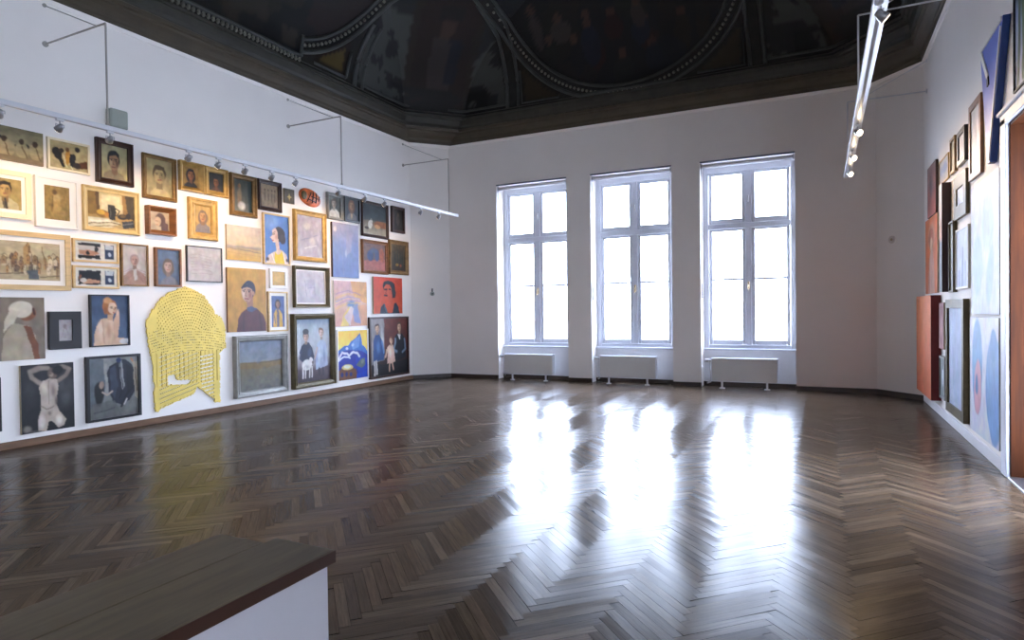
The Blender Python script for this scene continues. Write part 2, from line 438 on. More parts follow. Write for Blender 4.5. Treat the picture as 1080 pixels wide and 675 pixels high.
def A_red_portrait(A):
    A.grad((0, (206, 62, 26)), (1, (214, 82, 38))).mottle(.08, 6)
    A.poly([(.2, 1.02), (.23, .82), (.32, .74), (.38, .76), (.44, .98), (.64, .98), (.7, .72), (.78, .7), (.86, .82), (.9, 1.02)], (40, 38, 48)).poly([(.32, .74), (.36, .72), (.46, .98), (.42, 1)], (90, 84, 88))
    A.ell(.5, .25, .2, .17, (30, 26, 30), .08).poly([(.6, .1), (.72, .18), (.76, .4), (.74, .56), (.64, .58), (.62, .4)], (30, 26, 30)).poly([(.34, .28), (.42, .18), (.56, .2), (.62, .32), (.6, .5), (.5, .6), (.4, .56), (.35, .44)], (212, 84, 44)).poly([(.48, .54), (.62, .48), (.66, .72), (.5, .76)], (206, 78, 40)).line([(.33, .25), (.42, .16), (.6, .16)], .03, (30, 26, 30))
    A.line([(.36, .33), (.45, .32)], .022, (36, 26, 28)).line([(.52, .32), (.58, .33)], .02, (36, 26, 28)).line([(.44, .34), (.41, .44), (.45, .45)], .012, (150, 44, 28)).line([(.37, .5), (.46, .5)], .024, (50, 20, 26)).mottle(.06, 10)
def A_dark_family(A):
    A.grad((0, (112, 52, 42)), (.5, (96, 46, 40)), (.75, (64, 38, 36)), (1, (34, 30, 34))).mottle(.15, 7).poly([(0, 0), (.36, 0), (.36, .72), (0, .8)], (150, 146, 146), .7).ell(.3, .4, .06, .3, (190, 186, 184), .6).poly([(0, .82), (1, .76), (1, 1), (0, 1)], (32, 30, 34))
    A.poly([(.08, .36), (.12, .28), (.22, .27), (.3, .38), (.36, .62), (.34, .72), (.06, .76)], (46, 76, 124)).ell(.2, .5, .07, .14, (84, 116, 160), .7).head(.17, .17, .05, (200, 158, 130), (70, 44, 36)).poly([(.08, .74), (.16, .72), (.17, .96), (.08, .98)], (198, 188, 184)).line([(.12, .74), (.12, .96)], .012, (120, 112, 112)).line([(.3, .4), (.34, .6)], .025, (96, 128, 170))
    A.poly([(.64, .36), (.7, .28), (.84, .27), (.92, .36), (.95, .72), (.64, .78)], (24, 28, 42)).poly([(.72, .28), (.8, .28), (.78, .4)], (220, 214, 208)).head(.77, .16, .055, (206, 166, 134), (92, 62, 46)).line([(.66, .38), (.62, .56), (.7, .6)], .03, (126, 140, 158)).line([(.91, .38), (.95, .56), (.86, .62)], .03, (126, 140, 158)).line([(.66, .78), (.66, .88)], .03, (26, 26, 32))
    A.poly([(.44, .52), (.5, .47), (.58, .47), (.63, .56), (.66, .78), (.42, .81)], (214, 176, 158)).ell(.52, .62, .04, .1, (236, 206, 190), .7).head(.535, .39, .045, (212, 170, 142), (132, 92, 62)).line([(.49, .8), (.49, .93)], .022, (206, 166, 146)).line([(.57, .8), (.6, .91)], .022, (206, 166, 146)).line([(.42, .56), (.38, .68)], .022, (206, 166, 146)).mottle(.14, 14)
def A_man_white(A):
    A.fill((176, 152, 92)).mottle(.15, 6).bust(.5, .62, .42, (206, 188, 140)).poly([(.4, .62), (.55, .62), (.6, .95), (.45, .95)], (112, 100, 76)).head(.5, .36, .2, (196, 160, 98), (56, 44, 30)).line([(.5, .66), (.56, .98)], .03, (70, 62, 50)).mottle(.1, 11)
def A_gold_nude(A):
    A.fill((162, 132, 70)).mottle(.2, 7).ell(.5, .35, .2, .16, (196, 168, 104), .4).ell(.52, .62, .22, .28, (188, 154, 86), .5).ell(.42, .18, .12, .1, (118, 92, 48), .4).ell(.75, .8, .18, .14, (178, 146, 84), .6).line([(.35, .3), (.3, .75)], .03, (128, 100, 52)).mottle(.2, 14)
def A_still_life(A):
    A.grad((0, (206, 182, 128)), (.5, (222, 198, 146)), (.62, (176, 142, 78)), (1, (196, 168, 112)))
    A.poly([(0, 0), (.16, 0), (.2, .62), (0, .66)], (150, 116, 56)).poly([(.16, 0), (.24, 0), (.26, .6), (.2, .62)], (112, 84, 44)).poly([(.72, 0), (.8, 0), (.86, .62), (.76, .62)], (160, 124, 66)).poly([(.8, 0), (1, 0), (1, .7), (.86, .66)], (92, 76, 48)).poly([(.3, .06), (.68, .06), (.7, .5), (.3, .52)], (228, 208, 160))
    A.ell(.3, .6, .14, .12, (150, 110, 46)).ell(.28, .57, .09, .08, (206, 160, 66)).ell(.4, .62, .06, .07, (190, 134, 50))
    A.poly([(.43, .36), (.57, .34), (.6, .5), (.58, .74), (.46, .76), (.42, .55)], (44, 42, 36)).line([(.57, .4), (.67, .48), (.61, .62)], .016, (44, 42, 36)).line([(.47, .42), (.48, .68)], .014, (104, 98, 84)).ell(.5, .35, .08, .03, (76, 70, 58))
    A.ell(.74, .64, .12, .09, (58, 48, 36)).ell(.75, .62, .07, .05, (120, 96, 54)).ell(.86, .6, .05, .1, (64, 54, 42))
    A.poly([(0, .74), (.42, .72), (.72, .84), (.4, 1.02), (0, 1.02)], (220, 206, 168)).poly([(.04, .82), (.4, .76), (.5, .8), (.1, .9)], (240, 228, 196)).line([(0, .92), (.5, .82), (.7, .86)], .014, (120, 96, 58)).line([(.1, 1), (.6, .9)], .012, (140, 112, 70)).poly([(.72, .78), (.98, .7), (1, .92), (.76, .98)], (74, 74, 72)).line([(.74, .86), (.98, .78)], .012, (140, 134, 120)).mottle(.12, 12)
def A_woman_box(A):
    A.fill((190, 168, 140)).ell(.52, .42, .3, .4, (112, 88, 80), .2).poly([(.6, .5), (.9, .6), (.95, 1.02), (.55, 1.02)], (120, 92, 86)).ell(.38, .52, .19, .28, (206, 176, 146), .2).line([(.28, .5), (.4, .48)], .02, (110, 78, 60)).line([(.3, .7), (.4, .7)], .025, (170, 96, 80)).mottle(.1, 8)
def A_gold_portrait(A):
    A.fill((190, 154, 88)).mottle(.12, 6).bust(.5, .62, .46, (140, 124, 112)).head(.5, .38, .22, (196, 146, 92), (130, 104, 78), 'long').mottle(.15, 9)
def A_beige_land(A):
    A.grad((0, (226, 204, 182)), (.55, (232, 204, 160)), (.62, (176, 160, 142)), (.68, (214, 182, 126)), (1, (232, 184, 92))).line([(0, .66), (.5, .7), (1, .74)], .012, (160, 140, 118)).line([(0, .78), (1, .84)], .01, (206, 168, 100)).mottle(.06, 4, 10)
def A_blue_profile(A):
    A.fill((104, 142, 204)).ell(.3, .15, .4, .2, (136, 168, 216), .6).mottle(.08, 8)
    A.ell(.62, .38, .25, .17, (70, 62, 70), .12).ell(.76, .48, .14, .12, (84, 76, 84), .2).poly([(.34, .3), (.46, .26), (.54, .34), (.56, .5), (.46, .56), (.36, .555), (.33, .5), (.24, .475), (.32, .42)], (226, 198, 182)).ell(.5, .44, .08, .08, (210, 170, 156), .7).poly([(.44, .54), (.58, .48), (.64, .74), (.5, .76)], (222, 196, 180))
    A.poly([(.06, 1), (.16, .84), (.3, .78), (.5, .72), (.68, .7), (.9, .8), (.98, 1)], (228, 206, 190)).poly([(.42, .74), (.5, .8), (.62, .8), (.72, .72), (.84, 1.02), (.4, 1.02)], (242, 204, 66)).line([(.3, .8), (.42, 1)], .02, (250, 246, 240)).line([(.74, .74), (.86, 1)], .02, (250, 246, 240)).line([(.34, .39), (.42, .385)], .016, (60, 50, 56)).line([(.34, .36), (.44, .35)], .012, (80, 66, 70)).line([(.32, .51), (.38, .51)], .016, (190, 90, 84)).ell(.12, .92, .08, .05, (84, 70, 76), .4).ell(.92, .92, .06, .05, (90, 76, 80), .4).mottle(.06, 9)
def A_pale_gold(A):
    A.fill((176, 168, 180)).mottle(.15, 6).ell(.4, .25, .16, .1, (200, 190, 196), .5).poly([(.1, .4), (.5, .35), (.8, .6), (.4, .75)], (160, 152, 172), .5).line([(.2, .6), (.8, .45)], .02, (146, 140, 164)).line([(.3, .8), (.75, .7)], .02, (210, 204, 212)).ell(.6, .6, .14, .14, (198, 186, 190), .6).mottle(.15, 12)
def A_blue_tall(A):
    A.grad((0, (172, 166, 190)), (.4, (128, 144, 190)), (1, (110, 130, 184))).poly([(.55, 0), (.8, 0), (.7, .5), (.5, .6)], (162, 160, 188), .6).ell(.5, .55, .06, .1, (170, 180, 210), .6).line([(.3, .05), (.4, .95)], .02, (140, 148, 186), .6).ell(.1, .12, .08, .07, (214, 200, 206), .6).mottle(.1, 6, 14)
def A_pale_print(A):
    A.fill((206, 198, 204)).mottle(.06, 6).ell(.5, .4, .2, .2, (190, 182, 194), .5).line([(.3, .3), (.35, .8)], .012, (170, 164, 178)).line([(.6, .25), (.65, .75)], .012, (176, 170, 182)).line([(.4, .55), (.65, .5)], .012, (168, 160, 176)).mottle(.06, 14)
def A_city(A):
    A.grad((0, (206, 188, 150)), (.35, (212, 192, 150)), (.5, (186, 158, 116)), (1, (200, 180, 140)))
    q = random.Random(5)
    A.poly([(.5, .14), (.54, .04), (.57, .02), (.6, .14), (.62, .6), (.48, .6)], (196, 160, 106)).poly([(.57, .04), (.6, .14), (.62, .6), (.57, .6)], (150, 120, 84)).line([(.55, 0), (.55, .1)], .008, (120, 96, 68))
    for i in range(46):
        x = q.uniform(.02, .95); t = q.uniform(.3, .66); w = q.uniform(.025, .07); h = q.uniform(.1, .3)
        c = q.choice([(164, 130, 88), (150, 128, 104), (216, 194, 152), (124, 106, 88), (190, 146, 92), (226, 206, 168)])
        A.poly([(x, t), (x + w * .5, t - .05), (x + w, t), (x + w, t + h), (x, t + h)], c, .8)
        A.line([(x, t), (x + w * .5, t - .05), (x + w, t)], .006, (110, 82, 56), .8).line([(x + w, t), (x + w, t + h)], .005, (104, 84, 64), .7)
        A.ell(x + w * .4, t + h * .5, .006, .02, (84, 72, 62))
    A.poly([(.55, .74), (.7, .72), (.7, .96), (.56, .96)], (112, 114, 108)).poly([(0, .86), (.5, .8), (.5, 1), (0, 1)], (206, 186, 150), .6).line([(.02, .88), (.5, .82)], .008, (110, 92, 70)).line([(.06, .2), (.1, .8)], .007, (140, 116, 84)).line([(.06, .55), (.2, .5)], .006, (120, 96, 70)).line([(.75, .1), (.8, .7)], .01, (150, 122, 86)).line([(.72, .9), (.98, .86)], .008, (110, 92, 70)).mottle(.15, 16)
def A_strip(top):
    def f(A):
        A.fill((226, 220, 206))
        bg = (206, 196, 184) if top else (36, 44, 50)
        A.poly([(.08, .14), (.6, .14), (.6, .86), (.08, .86)], bg)
        if top:
            A.poly([(.08, .1), (.6, .1), (.6, .26), (.08, .22)], (34, 36, 42)).poly([(.08, .75), (.6, .7), (.6, .9), (.08, .9)], (40, 38, 40)).poly([(.08, .5), (.3, .45), (.5, .5), (.58, .62), (.4, .74), (.1, .7)], (196, 150, 122)).ell(.5, .4, .05, .15, (44, 38, 38)).ell(.3, .6, .05, .12, (46, 40, 40))
        else:
            A.poly([(.08, .72), (.6, .66), (.6, .9), (.08, .9)], (40, 26, 22)).poly([(.1, .7), (.35, .6), (.58, .68), (.58, .8), (.2, .84)], (206, 160, 130)).ell(.2, .68, .08, .13, (214, 204, 190)).ell(.12, .5, .03, .14, (150, 104, 76))
        A.poly([(.7, .12), (.93, .12), (.93, .88), (.7, .88)], (62, 78, 104)).poly([(.72, .14), (.91, .14), (.91, .38), (.72, .38)], (196, 200, 204)).ell(.82, .62, .04, .12, (190, 196, 204)).line([(.76, .8), (.9, .8)], .012, (30, 40, 58))
    return f
def A_pale_man(A):
    A.fill((206, 194, 184)).mottle(.06, 6).bust(.5, .62, .5, (184, 150, 132))
    for k in range(6): A.line([(.05, .98 - k * .06), (.42, .74 - k * .03)], .015, (156, 120, 110), .7).line([(.95, .98 - k * .06), (.58, .74 - k * .03)], .015, (156, 120, 110), .7)
    A.poly([(.45, .6), (.58, .6), (.6, .85), (.48, .9)], (214, 202, 190)).head(.5, .38, .17, (200, 164, 148), (176, 156, 150), 'cap').mottle(.06, 12)
def A_blue_head(A):
    A.fill((104, 120, 144)).mottle(.15, 6).bust(.55, .74, .4, (132, 130, 140)).head(.5, .46, .2, (190, 162, 152), (116, 104, 96), 'long').mottle(.12, 9)
def A_pale_drawing(A):
    A.fill((206, 198, 196)).mottle(.05, 6)
    for k in range(7): A.line([(.1, .25 + k * .09), (.35 + .05 * (k % 3), .22 + k * .09), (.7, .3 + k * .08)], .008, (176, 164, 160), .7)
    A.ell(.35, .5, .2, .25, (194, 184, 184), .7).mottle(.05, 12)
def A_scarf_woman(A):
    A.grad((0, (150, 132, 112)), (1, (146, 128, 110))).mottle(.08, 6).poly([(.3, 1.02), (.34, .6), (.5, .42), (.74, .46), (.86, .62), (.82, 1.02)], (186, 168, 142)).poly([(.66, .45), (.78, .48), (.88, .75), (.92, 1.02), (.82, 1.02), (.76, .75)], (140, 92, 62)).ell(.72, .25, .15, .13, (150, 100, 68), .12).ell(.62, .19, .2, .14, (224, 210, 184), .1).poly([(.46, .2), (.6, .22), (.5, .42), (.34, .55), (.36, .38)], (214, 198, 172)).line([(.82, .18), (.84, .27)], .02, (96, 60, 42)).mottle(.08, 10)
def A_small_sketch(A):
    A.fill((198, 188, 186)).ell(.5, .32, .16, .14, (168, 152, 150), .4).line([(.4, .45), (.3, .8), (.6, .85)], .03, (170, 156, 154)).line([(.6, .4), (.7, .7)], .025, (172, 158, 158)).mottle(.06, 8)
def A_nude_back(A):
    A.grad((0, (76, 92, 116)), (1, (92, 108, 132))).mottle(.12, 6).poly([(.06, 1.02), (.08, .8), (.14, .62), (.26, .48), (.44, .44), (.58, .5), (.66, .66), (.7, .84), (.95, .88), (.97, 1.02)], (220, 184, 156)).ell(.24, .7, .12, .22, (238, 208, 184), .8).ell(.46, .72, .08, .24, (198, 156, 130), .8).line([(.3, .5), (.34, .96)], .02, (190, 148, 124), .7).poly([(.6, .5), (.66, .4), (.7, .3), (.76, .32), (.76, .6), (.7, .84), (.6, .9)], (212, 172, 146)).ell(.72, .34, .05, .09, (228, 192, 166), .5)
    A.poly([(.46, .34), (.6, .36), (.58, .5), (.44, .48)], (204, 162, 134)).ell(.5, .22, .2, .17, (176, 116, 70), .12).ell(.46, .1, .14, .08, (214, 164, 112), .4).ell(.57, .25, .125, .13, (230, 192, 164), .12).ell(.64, .27, .05, .08, (206, 158, 130), .7).ell(.38, .3, .06, .1, (160, 104, 62), .4)
    A.line([(.5, .235), (.57, .23)], .012, (84, 58, 46)).line([(.63, .23), (.68, .235)], .012, (84, 58, 46)).ell(.54, .255, .03, .012, (48, 40, 44)).ell(.65, .255, .022, .012, (48, 40, 44)).line([(.6, .26), (.62, .31), (.59, .315)], .01, (170, 120, 96)).ell(.605, .345, .04, .014, (176, 74, 70)).ell(.88, .93, .14, .06, (214, 208, 206)).mottle(.07, 10)
def A_nude_torso(A):
    A.grad((0, (48, 46, 48)), (1, (36, 34, 36))).ell(.82, .4, .26, .36, (78, 76, 76), .7).ell(.15, .4, .2, .3, (58, 56, 58), .7).mottle(.2, 6)
    A.line([(.4, .3), (.2, .2), (.16, .1), (.34, .05), (.5, .06)], .06, (150, 134, 122)).line([(.64, .28), (.84, .2), (.92, .11), (.78, .05), (.66, .06)], .055, (140, 124, 112))
    A.poly([(.33, .34), (.4, .24), (.52, .22), (.66, .24), (.7, .34), (.66, .5), (.64, .6), (.7, .72), (.84, .86), (.8, .96), (.68, .98), (.56, .86), (.5, .86), (.46, 1.0), (.3, .98), (.3, .84), (.36, .66), (.36, .5)], (188, 170, 154))
    A.ell(.42, .38, .08, .12, (214, 198, 182), .7).ell(.6, .4, .06, .12, (150, 132, 118), .8).ell(.5, .52, .1, .1, (198, 182, 166), .8).line([(.51, .26), (.5, .6)], .014, (138, 120, 108), .8).ell(.64, .56, .04, .1, (128, 112, 100), .8).line([(.36, .62), (.46, .68), (.6, .64)], .016, (140, 122, 108))
    A.ell(.37, .86, .08, .12, (222, 208, 194), .6).ell(.7, .86, .09, .09, (216, 202, 188), .6).ell(.51, .74, .05, .05, (112, 98, 90), .8, 0, .7).ell(.58, .15, .1, .1, (112, 94, 84), .2).ell(.68, .1, .12, .09, (26, 24, 26), .3).ell(.56, .17, .05, .05, (170, 146, 128), .5).line([(.53, .15), (.57, .15)], .012, (50, 40, 38))
    A.ell(.1, .94, .1, .07, (128, 120, 112), .5).ell(.24, 1, .12, .05, (100, 94, 88), .5).mottle(.12, 10)
def A_suit(A):
    A.grad((0, (142, 142, 138)), (.6, (122, 124, 122)), (1, (112, 110, 106))).mottle(.15, 6).poly([(0, 0), (.3, .02), (.34, .6), (0, .85)], (96, 104, 110), .8).poly([(.3, .1), (.36, .1), (.38, .6), (.32, .62)], (160, 158, 150), .7)
    A.poly([(.36, .26), (.42, .14), (.54, .08), (.62, .04), (.74, .05), (.88, .14), (.95, .4), (.92, .62), (.82, .74), (.64, .8), (.46, .74), (.4, .6)], (44, 48, 60)).poly([(.42, .2), (.52, .12), (.58, .5), (.5, .7), (.44, .6)], (62, 68, 82)).poly([(.74, .12), (.88, .2), (.9, .56), (.78, .66)], (32, 34, 44)).poly([(.6, .05), (.66, .04), (.72, .5), (.66, .58)], (150, 150, 150)).line([(.62, .08), (.68, .52)], .012, (24, 26, 34)).line([(.56, .14), (.66, .56), (.6, .7)], .012, (24, 26, 34)).ell(.6, .05, .06, .04, (36, 56, 96))
    A.ell(.2, .58, .11, .22, (22, 22, 26), .2).ell(.24, .44, .05, .07, (150, 130, 114), .2).line([(.26, .56), (.36, .62), (.46, .56)], .024, (172, 156, 142)).poly([(.05, .75), (.5, .72), (.64, 1), (0, 1)], (98, 98, 96), .7).line([(.64, .84), (.74, .68), (.8, .6)], .03, (28, 30, 38)).line([(.7, .8), (.76, .72)], .02, (190, 186, 178)).line([(.86, .04), (.98, .2)], .016, (190, 128, 80)).poly([(.9, .1), (1, .1), (1, .75), (.93, .7)], (176, 166, 148), .8).line([(.94, .2), (.98, .6)], .012, (96, 78, 64)).line([(.1, .9), (.5, .84)], .012, (72, 72, 74)).mottle(.14, 12)
def A_black(A): A.fill((40, 34, 40)).mottle(.3, 5)
def A_yellow_man(A):
    A.grad((0, (208, 158, 72)), (1, (196, 142, 66))).mottle(.06, 5).poly([(.22, 1.02), (.25, .8), (.33, .71), (.46, .645), (.58, .62), (.76, .64), (.9, .72), (.97, .86), (.98, 1.02)], (112, 66, 60)).mottle(.1, 10).line([(.4, .72), (.38, 1)], .03, (90, 52, 50), .7).line([(.8, .72), (.86, 1)], .03, (92, 54, 52), .7)
    A.poly([(.46, .46), (.64, .44), (.66, .63), (.5, .66)], (176, 126, 96)).poly([(.46, .62), (.6, .585), (.76, .63), (.62, .68), (.5, .67)], (104, 98, 112))
    A.ell(.54, .33, .18, .155, (74, 68, 74), .08).ell(.49, .385, .155, .145, (206, 162, 128), .1).poly([(.34, .3), (.42, .25), (.6, .25), (.7, .32), (.66, .34), (.5, .3), (.38, .33)], (76, 70, 76)).ell(.4, .4, .06, .1, (226, 190, 158), .7).ell(.58, .42, .06, .1, (176, 124, 96), .7).ell(.66, .39, .03, .045, (190, 140, 108))
    for x in (.42, .55): A.line([(x - .04, .352), (x + .04, .35)], .012, (66, 50, 50)).ell(x, .372, .03, .012, (48, 38, 42), .4)
    A.line([(.48, .37), (.455, .43), (.49, .435)], .012, (150, 102, 80)).line([(.44, .475), (.53, .475)], .016, (150, 78, 70)).ell(.48, .51, .04, .015, (170, 120, 94), .6).mottle(.04, 14)
def A_small_yellow(A): A.fill((222, 178, 96)).ell(.5, .5, .3, .3, (230, 188, 108), .6).mottle(.08, 8)
def A_small_blue(A):
    A.fill((92, 108, 152)).bust(.5, .42, .36, (214, 172, 88)).poly([(.42, .42), (.58, .42), (.6, 1), (.42, 1)], (112, 108, 132)).head(.5, .25, .16, (170, 132, 112), (60, 52, 58), 'long').line([(.2, .6), (.3, .9)], .03, (70, 80, 120)).mottle(.15, 10)
def A_field(A):
    A.grad((0, (118, 126, 140)), (.42, (142, 146, 150)), (.44, (128, 112, 86)), (.6, (126, 116, 92)), (1, (120, 118, 112))).line([(0, .44), (.6, .46), (1, .42)], .012, (96, 86, 66)).poly([(0, .42), (.6, .46), (1, .44), (1, .52), (.4, .58), (0, .54)], (138, 114, 72), .7).scatter(22, (0, .55, 1, 1), [(108, 106, 100), (134, 126, 108), (100, 102, 104)], .09, 3, .5, .5).scatter(14, (0, 0, 1, .4), [(150, 152, 158), (108, 116, 132)], .14, 4, .5, .5).mottle(.12, 12)
def A_children_dog(A):
    A.grad((0, (120, 134, 154)), (.12, (170, 178, 188)), (.5, (186, 184, 184)), (.72, (150, 142, 148)), (.8, (104, 90, 98)), (1, (78, 66, 74))).mottle(.12, 8)
    A.poly([(.02, .1), (.1, .06), (.16, .5), (.04, .6)], (206, 208, 212), .7).poly([(.1, .52), (.16, .42), (.24, .37), (.36, .37), (.46, .46), (.52, .6), (.46, .72), (.2, .72)], (46, 56, 82)).ell(.38, .54, .07, .09, (70, 80, 106), .5).head(.28, .28, .075, (196, 164, 146), (44, 42, 48)).ell(.28, .2, .09, .05, (44, 46, 56)).line([(.16, .5), (.12, .62), (.2, .68)], .03, (62, 72, 98))
    A.poly([(.56, .5), (.62, .38), (.74, .33), (.86, .38), (.92, .56), (.92, .78), (.56, .82)], (176, 184, 202)).ell(.66, .58, .06, .16, (206, 210, 222), .6).ell(.82, .6, .06, .18, (146, 154, 178), .7).head(.73, .23, .075, (210, 182, 166), (130, 102, 84)).line([(.6, .46), (.54, .62)], .025, (206, 178, 162))
    A.ell(.3, .73, .15, .085, (232, 228, 222)).ell(.42, .67, .065, .065, (238, 234, 230)).ell(.47, .69, .03, .03, (120, 110, 108)).ell(.28, .76, .1, .04, (190, 184, 184), .6)
    for x in (.19, .26, .38, .45): A.line([(x, .76), (x - .01, .93)], .022, (226, 220, 216))
    for x in (.66, .78): A.line([(x, .8), (x, .92)], .022, (60, 56, 66))
    A.mottle(.12, 12)
def A_pink(A):
    A.grad((0, (216, 172, 168)), (.5, (222, 178, 150)), (1, (214, 160, 140))).poly([(.5, .0), (1, .0), (1, .5), (.6, .35)], (232, 170, 96), .8).ell(.5, .5, .16, .1, (134, 150, 180), .5).poly([(.18, 1), (.3, .7), (.46, .56), (.55, .6), (.4, 1)], (238, 200, 120)).poly([(.5, .6), (.7, .5), (.82, .8), (.78, .96), (.6, .9)], (158, 156, 186)).poly([(.3, .8), (.5, .55), (.58, .6), (.46, 1)], (226, 196, 190))
    for k in range(5): A.line([(.05, .3 + k * .08), (.4, .2 + k * .07), (.8, .3 + k * .05)], .014, [(180, 140, 160), (236, 190, 120), (160, 156, 190)][k % 3], .7)
    A.poly([(.7, .55), (1, .5), (1, 1), (.8, 1)], (226, 166, 120), .8).mottle(.1, 10)
def A_blue_mountain(A):
    A.grad((0, (240, 190, 74)), (.4, (248, 208, 104)), (1, (230, 180, 90))).mottle(.08, 6)
    A.poly([(0, .4), (.12, .36), (.22, .3), (.34, .3), (.45, .22), (.58, .18), (.74, .06), (.8, .18), (.82, .32), (.92, .38), (1, .44), (1, 1), (0, 1)], (70, 116, 184)).poly([(.45, .28), (.74, .1), (.7, .34), (.5, .4)], (120, 156, 206), .8).poly([(0, .46), (.2, .4), (.5, .4), (.8, .44), (1, .52), (1, .98), (.55, 1), (0, .8)], (16, 54, 150)).poly([(.55, .5), (1, .6), (1, .95), (.7, .95)], (10, 70, 170))
    A.line([(.02, .56), (.14, .44), (.3, .46), (.36, .52), (.52, .44), (.66, .48), (.72, .54)], .035, (224, 222, 230)).line([(.02, .6), (.2, .52), (.4, .57)], .025, (208, 214, 230)).ell(.3, .36, .05, .03, (210, 214, 226)).ell(.5, .3, .05, .03, (170, 190, 220))
    A.poly([(0, .8), (.16, .74), (.4, .72), (.6, .8), (.64, 1.02), (0, 1.02)], (120, 84, 62)).ell(.3, .745, .2, .055, (226, 206, 140)).ell(.3, .735, .12, .03, (252, 244, 214)).ell(.12, .88, .05, .05, (30, 54, 120)).ell(.27, .88, .05, .05, (30, 54, 120)).ell(.42, .89, .05, .05, (30, 54, 120)).poly([(.6, .72), (.76, .6), (.9, .58), (.92, .72), (.8, .8)], (104, 116, 116)).ell(.82, .66, .07, .06, (140, 146, 136), .5).poly([(.62, .9), (1, .84), (1, 1), (.6, 1)], (20, 80, 180)).mottle(.12, 12)
# right wall
def A_orange_front(A): A.grad((0, (226, 130, 76)), (1, (214, 110, 66))).mottle(.06, 4)
def A_redbrown(A): A.grad((0, (112, 58, 44)), (.5, (124, 52, 38)), (1, (150, 66, 44))).ell(.5, .4, .3, .3, (96, 48, 40), .6).mottle(.15, 6)
def A_greyblue(A): A.grad((0, (150, 150, 150)), (.5, (120, 140, 172)), (1, (176, 164, 150))).ell(.6, .4, .3, .3, (100, 124, 164), .6).mottle(.1, 7)
def A_orange_figure(A): A.fill((210, 112, 56)).ell(.5, .25, .34, .2, (206, 140, 100), .3).ell(.5, .28, .24, .16, (176, 92, 56), .2).poly([(.25, 1.02), (.35, .55), (.5, .42), (.62, .42), (.75, .6), (.8, 1.02)], (206, 150, 122)).ell(.52, .35, .12, .09, (214, 170, 130), .2).line([(.5, .45), (.45, 1)], .04, (220, 170, 146)).mottle(.1, 7)
def A_narrow(A): A.grad((0, (226, 214, 196)), (.5, (220, 170, 130)), (.55, (140, 136, 130)), (1, (120, 116, 112))).mottle(.1, 4)
def A_olivepic(A): A.fill((120, 116, 84)).mottle(.1, 5)
def A_skyglass(A): A.grad((0, (206, 208, 214)), (1, (168, 184, 212))).ell(.4, .6, .2, .2, (190, 200, 220), .6).mottle(.05, 5)
def A_greenpic(A): A.fill((112, 106, 70)).ell(.5, .5, .3, .3, (140, 128, 90), .6).mottle(.2, 6)
def A_palepic(A): A.fill((206, 200, 200)).ell(.5, .5, .25, .3, (176, 170, 176), .6).mottle(.06, 6)
def A_tower(A): A.fill((190, 200, 220)).poly([(.4, 1), (.48, .3), (.55, .3), (.62, 1)], (140, 152, 186)).poly([(.65, 1), (.7, .55), (.8, .55), (.85, 1)], (160, 170, 200)).poly([(.1, 1), (.14, .7), (.3, .7), (.34, 1)], (166, 176, 204)).mottle(.06, 7)
def A_white_blue(A): A.fill((206, 212, 230)).ell(.25, .62, .22, .26, (176, 196, 222), .2).ell(.62, .35, .24, .22, (188, 202, 226), .3).ell(.7, .72, .12, .26, (170, 190, 218), .3, .4).ell(.62, .18, .16, .08, (196, 206, 228), .3).line([(.35, .15), (.5, .6), (.45, .95)], .02, (196, 204, 224)).mottle(.03, 6)
def A_blue_pink(A): A.fill((210, 214, 232)).ell(.28, .42, .2, .42, (120, 160, 204), .06).ell(.3, .6, .14, .24, (206, 160, 178), .08, .15).ell(.26, .58, .06, .1, (96, 130, 178), .1).ell(.86, .56, .28, .44, (126, 164, 212), .06).ell(.84, .22, .12, .14, (110, 152, 204), .1).mottle(.03, 6)
def A_blue_lines(A):
    A.grad((0, (170, 182, 206)), (1, (184, 194, 216)))
    for k in range(6): A.line([(.3 + .08 * k, .05), (.25 + .1 * k, .5), (.35 + .06 * k, .95)], .015, (120, 144, 184), .8)
    A.mottle(.05, 6)
def A_greyprint(A): A.fill((150, 156, 156)).poly([(.3, .3), (.8, .3), (.8, .7), (.3, .7)], (196, 202, 206)).mottle(.06, 6)
def A_dustyred(A): A.grad((0, (140, 70, 66)), (1, (170, 110, 104))).ell(.5, .5, .2, .3, (190, 140, 130), .5).mottle(.1, 5)
def A_palms(A):
    A.grad((0, (72, 110, 170)), (.5, (150, 172, 206)), (1, (206, 206, 216)))
    for k in range(5): A.line([(.03 + k * .09, -.02), (.1 + k * .05, .35), (.06 + k * .1, .95)], .035, [(64, 88, 54), (90, 112, 70), (52, 74, 58)][k % 3])
    A.ell(.1, .3, .16, .22, (70, 96, 56), .4).ell(.5, .5, .3, .2, (84, 110, 70), .5).mottle(.12, 9)

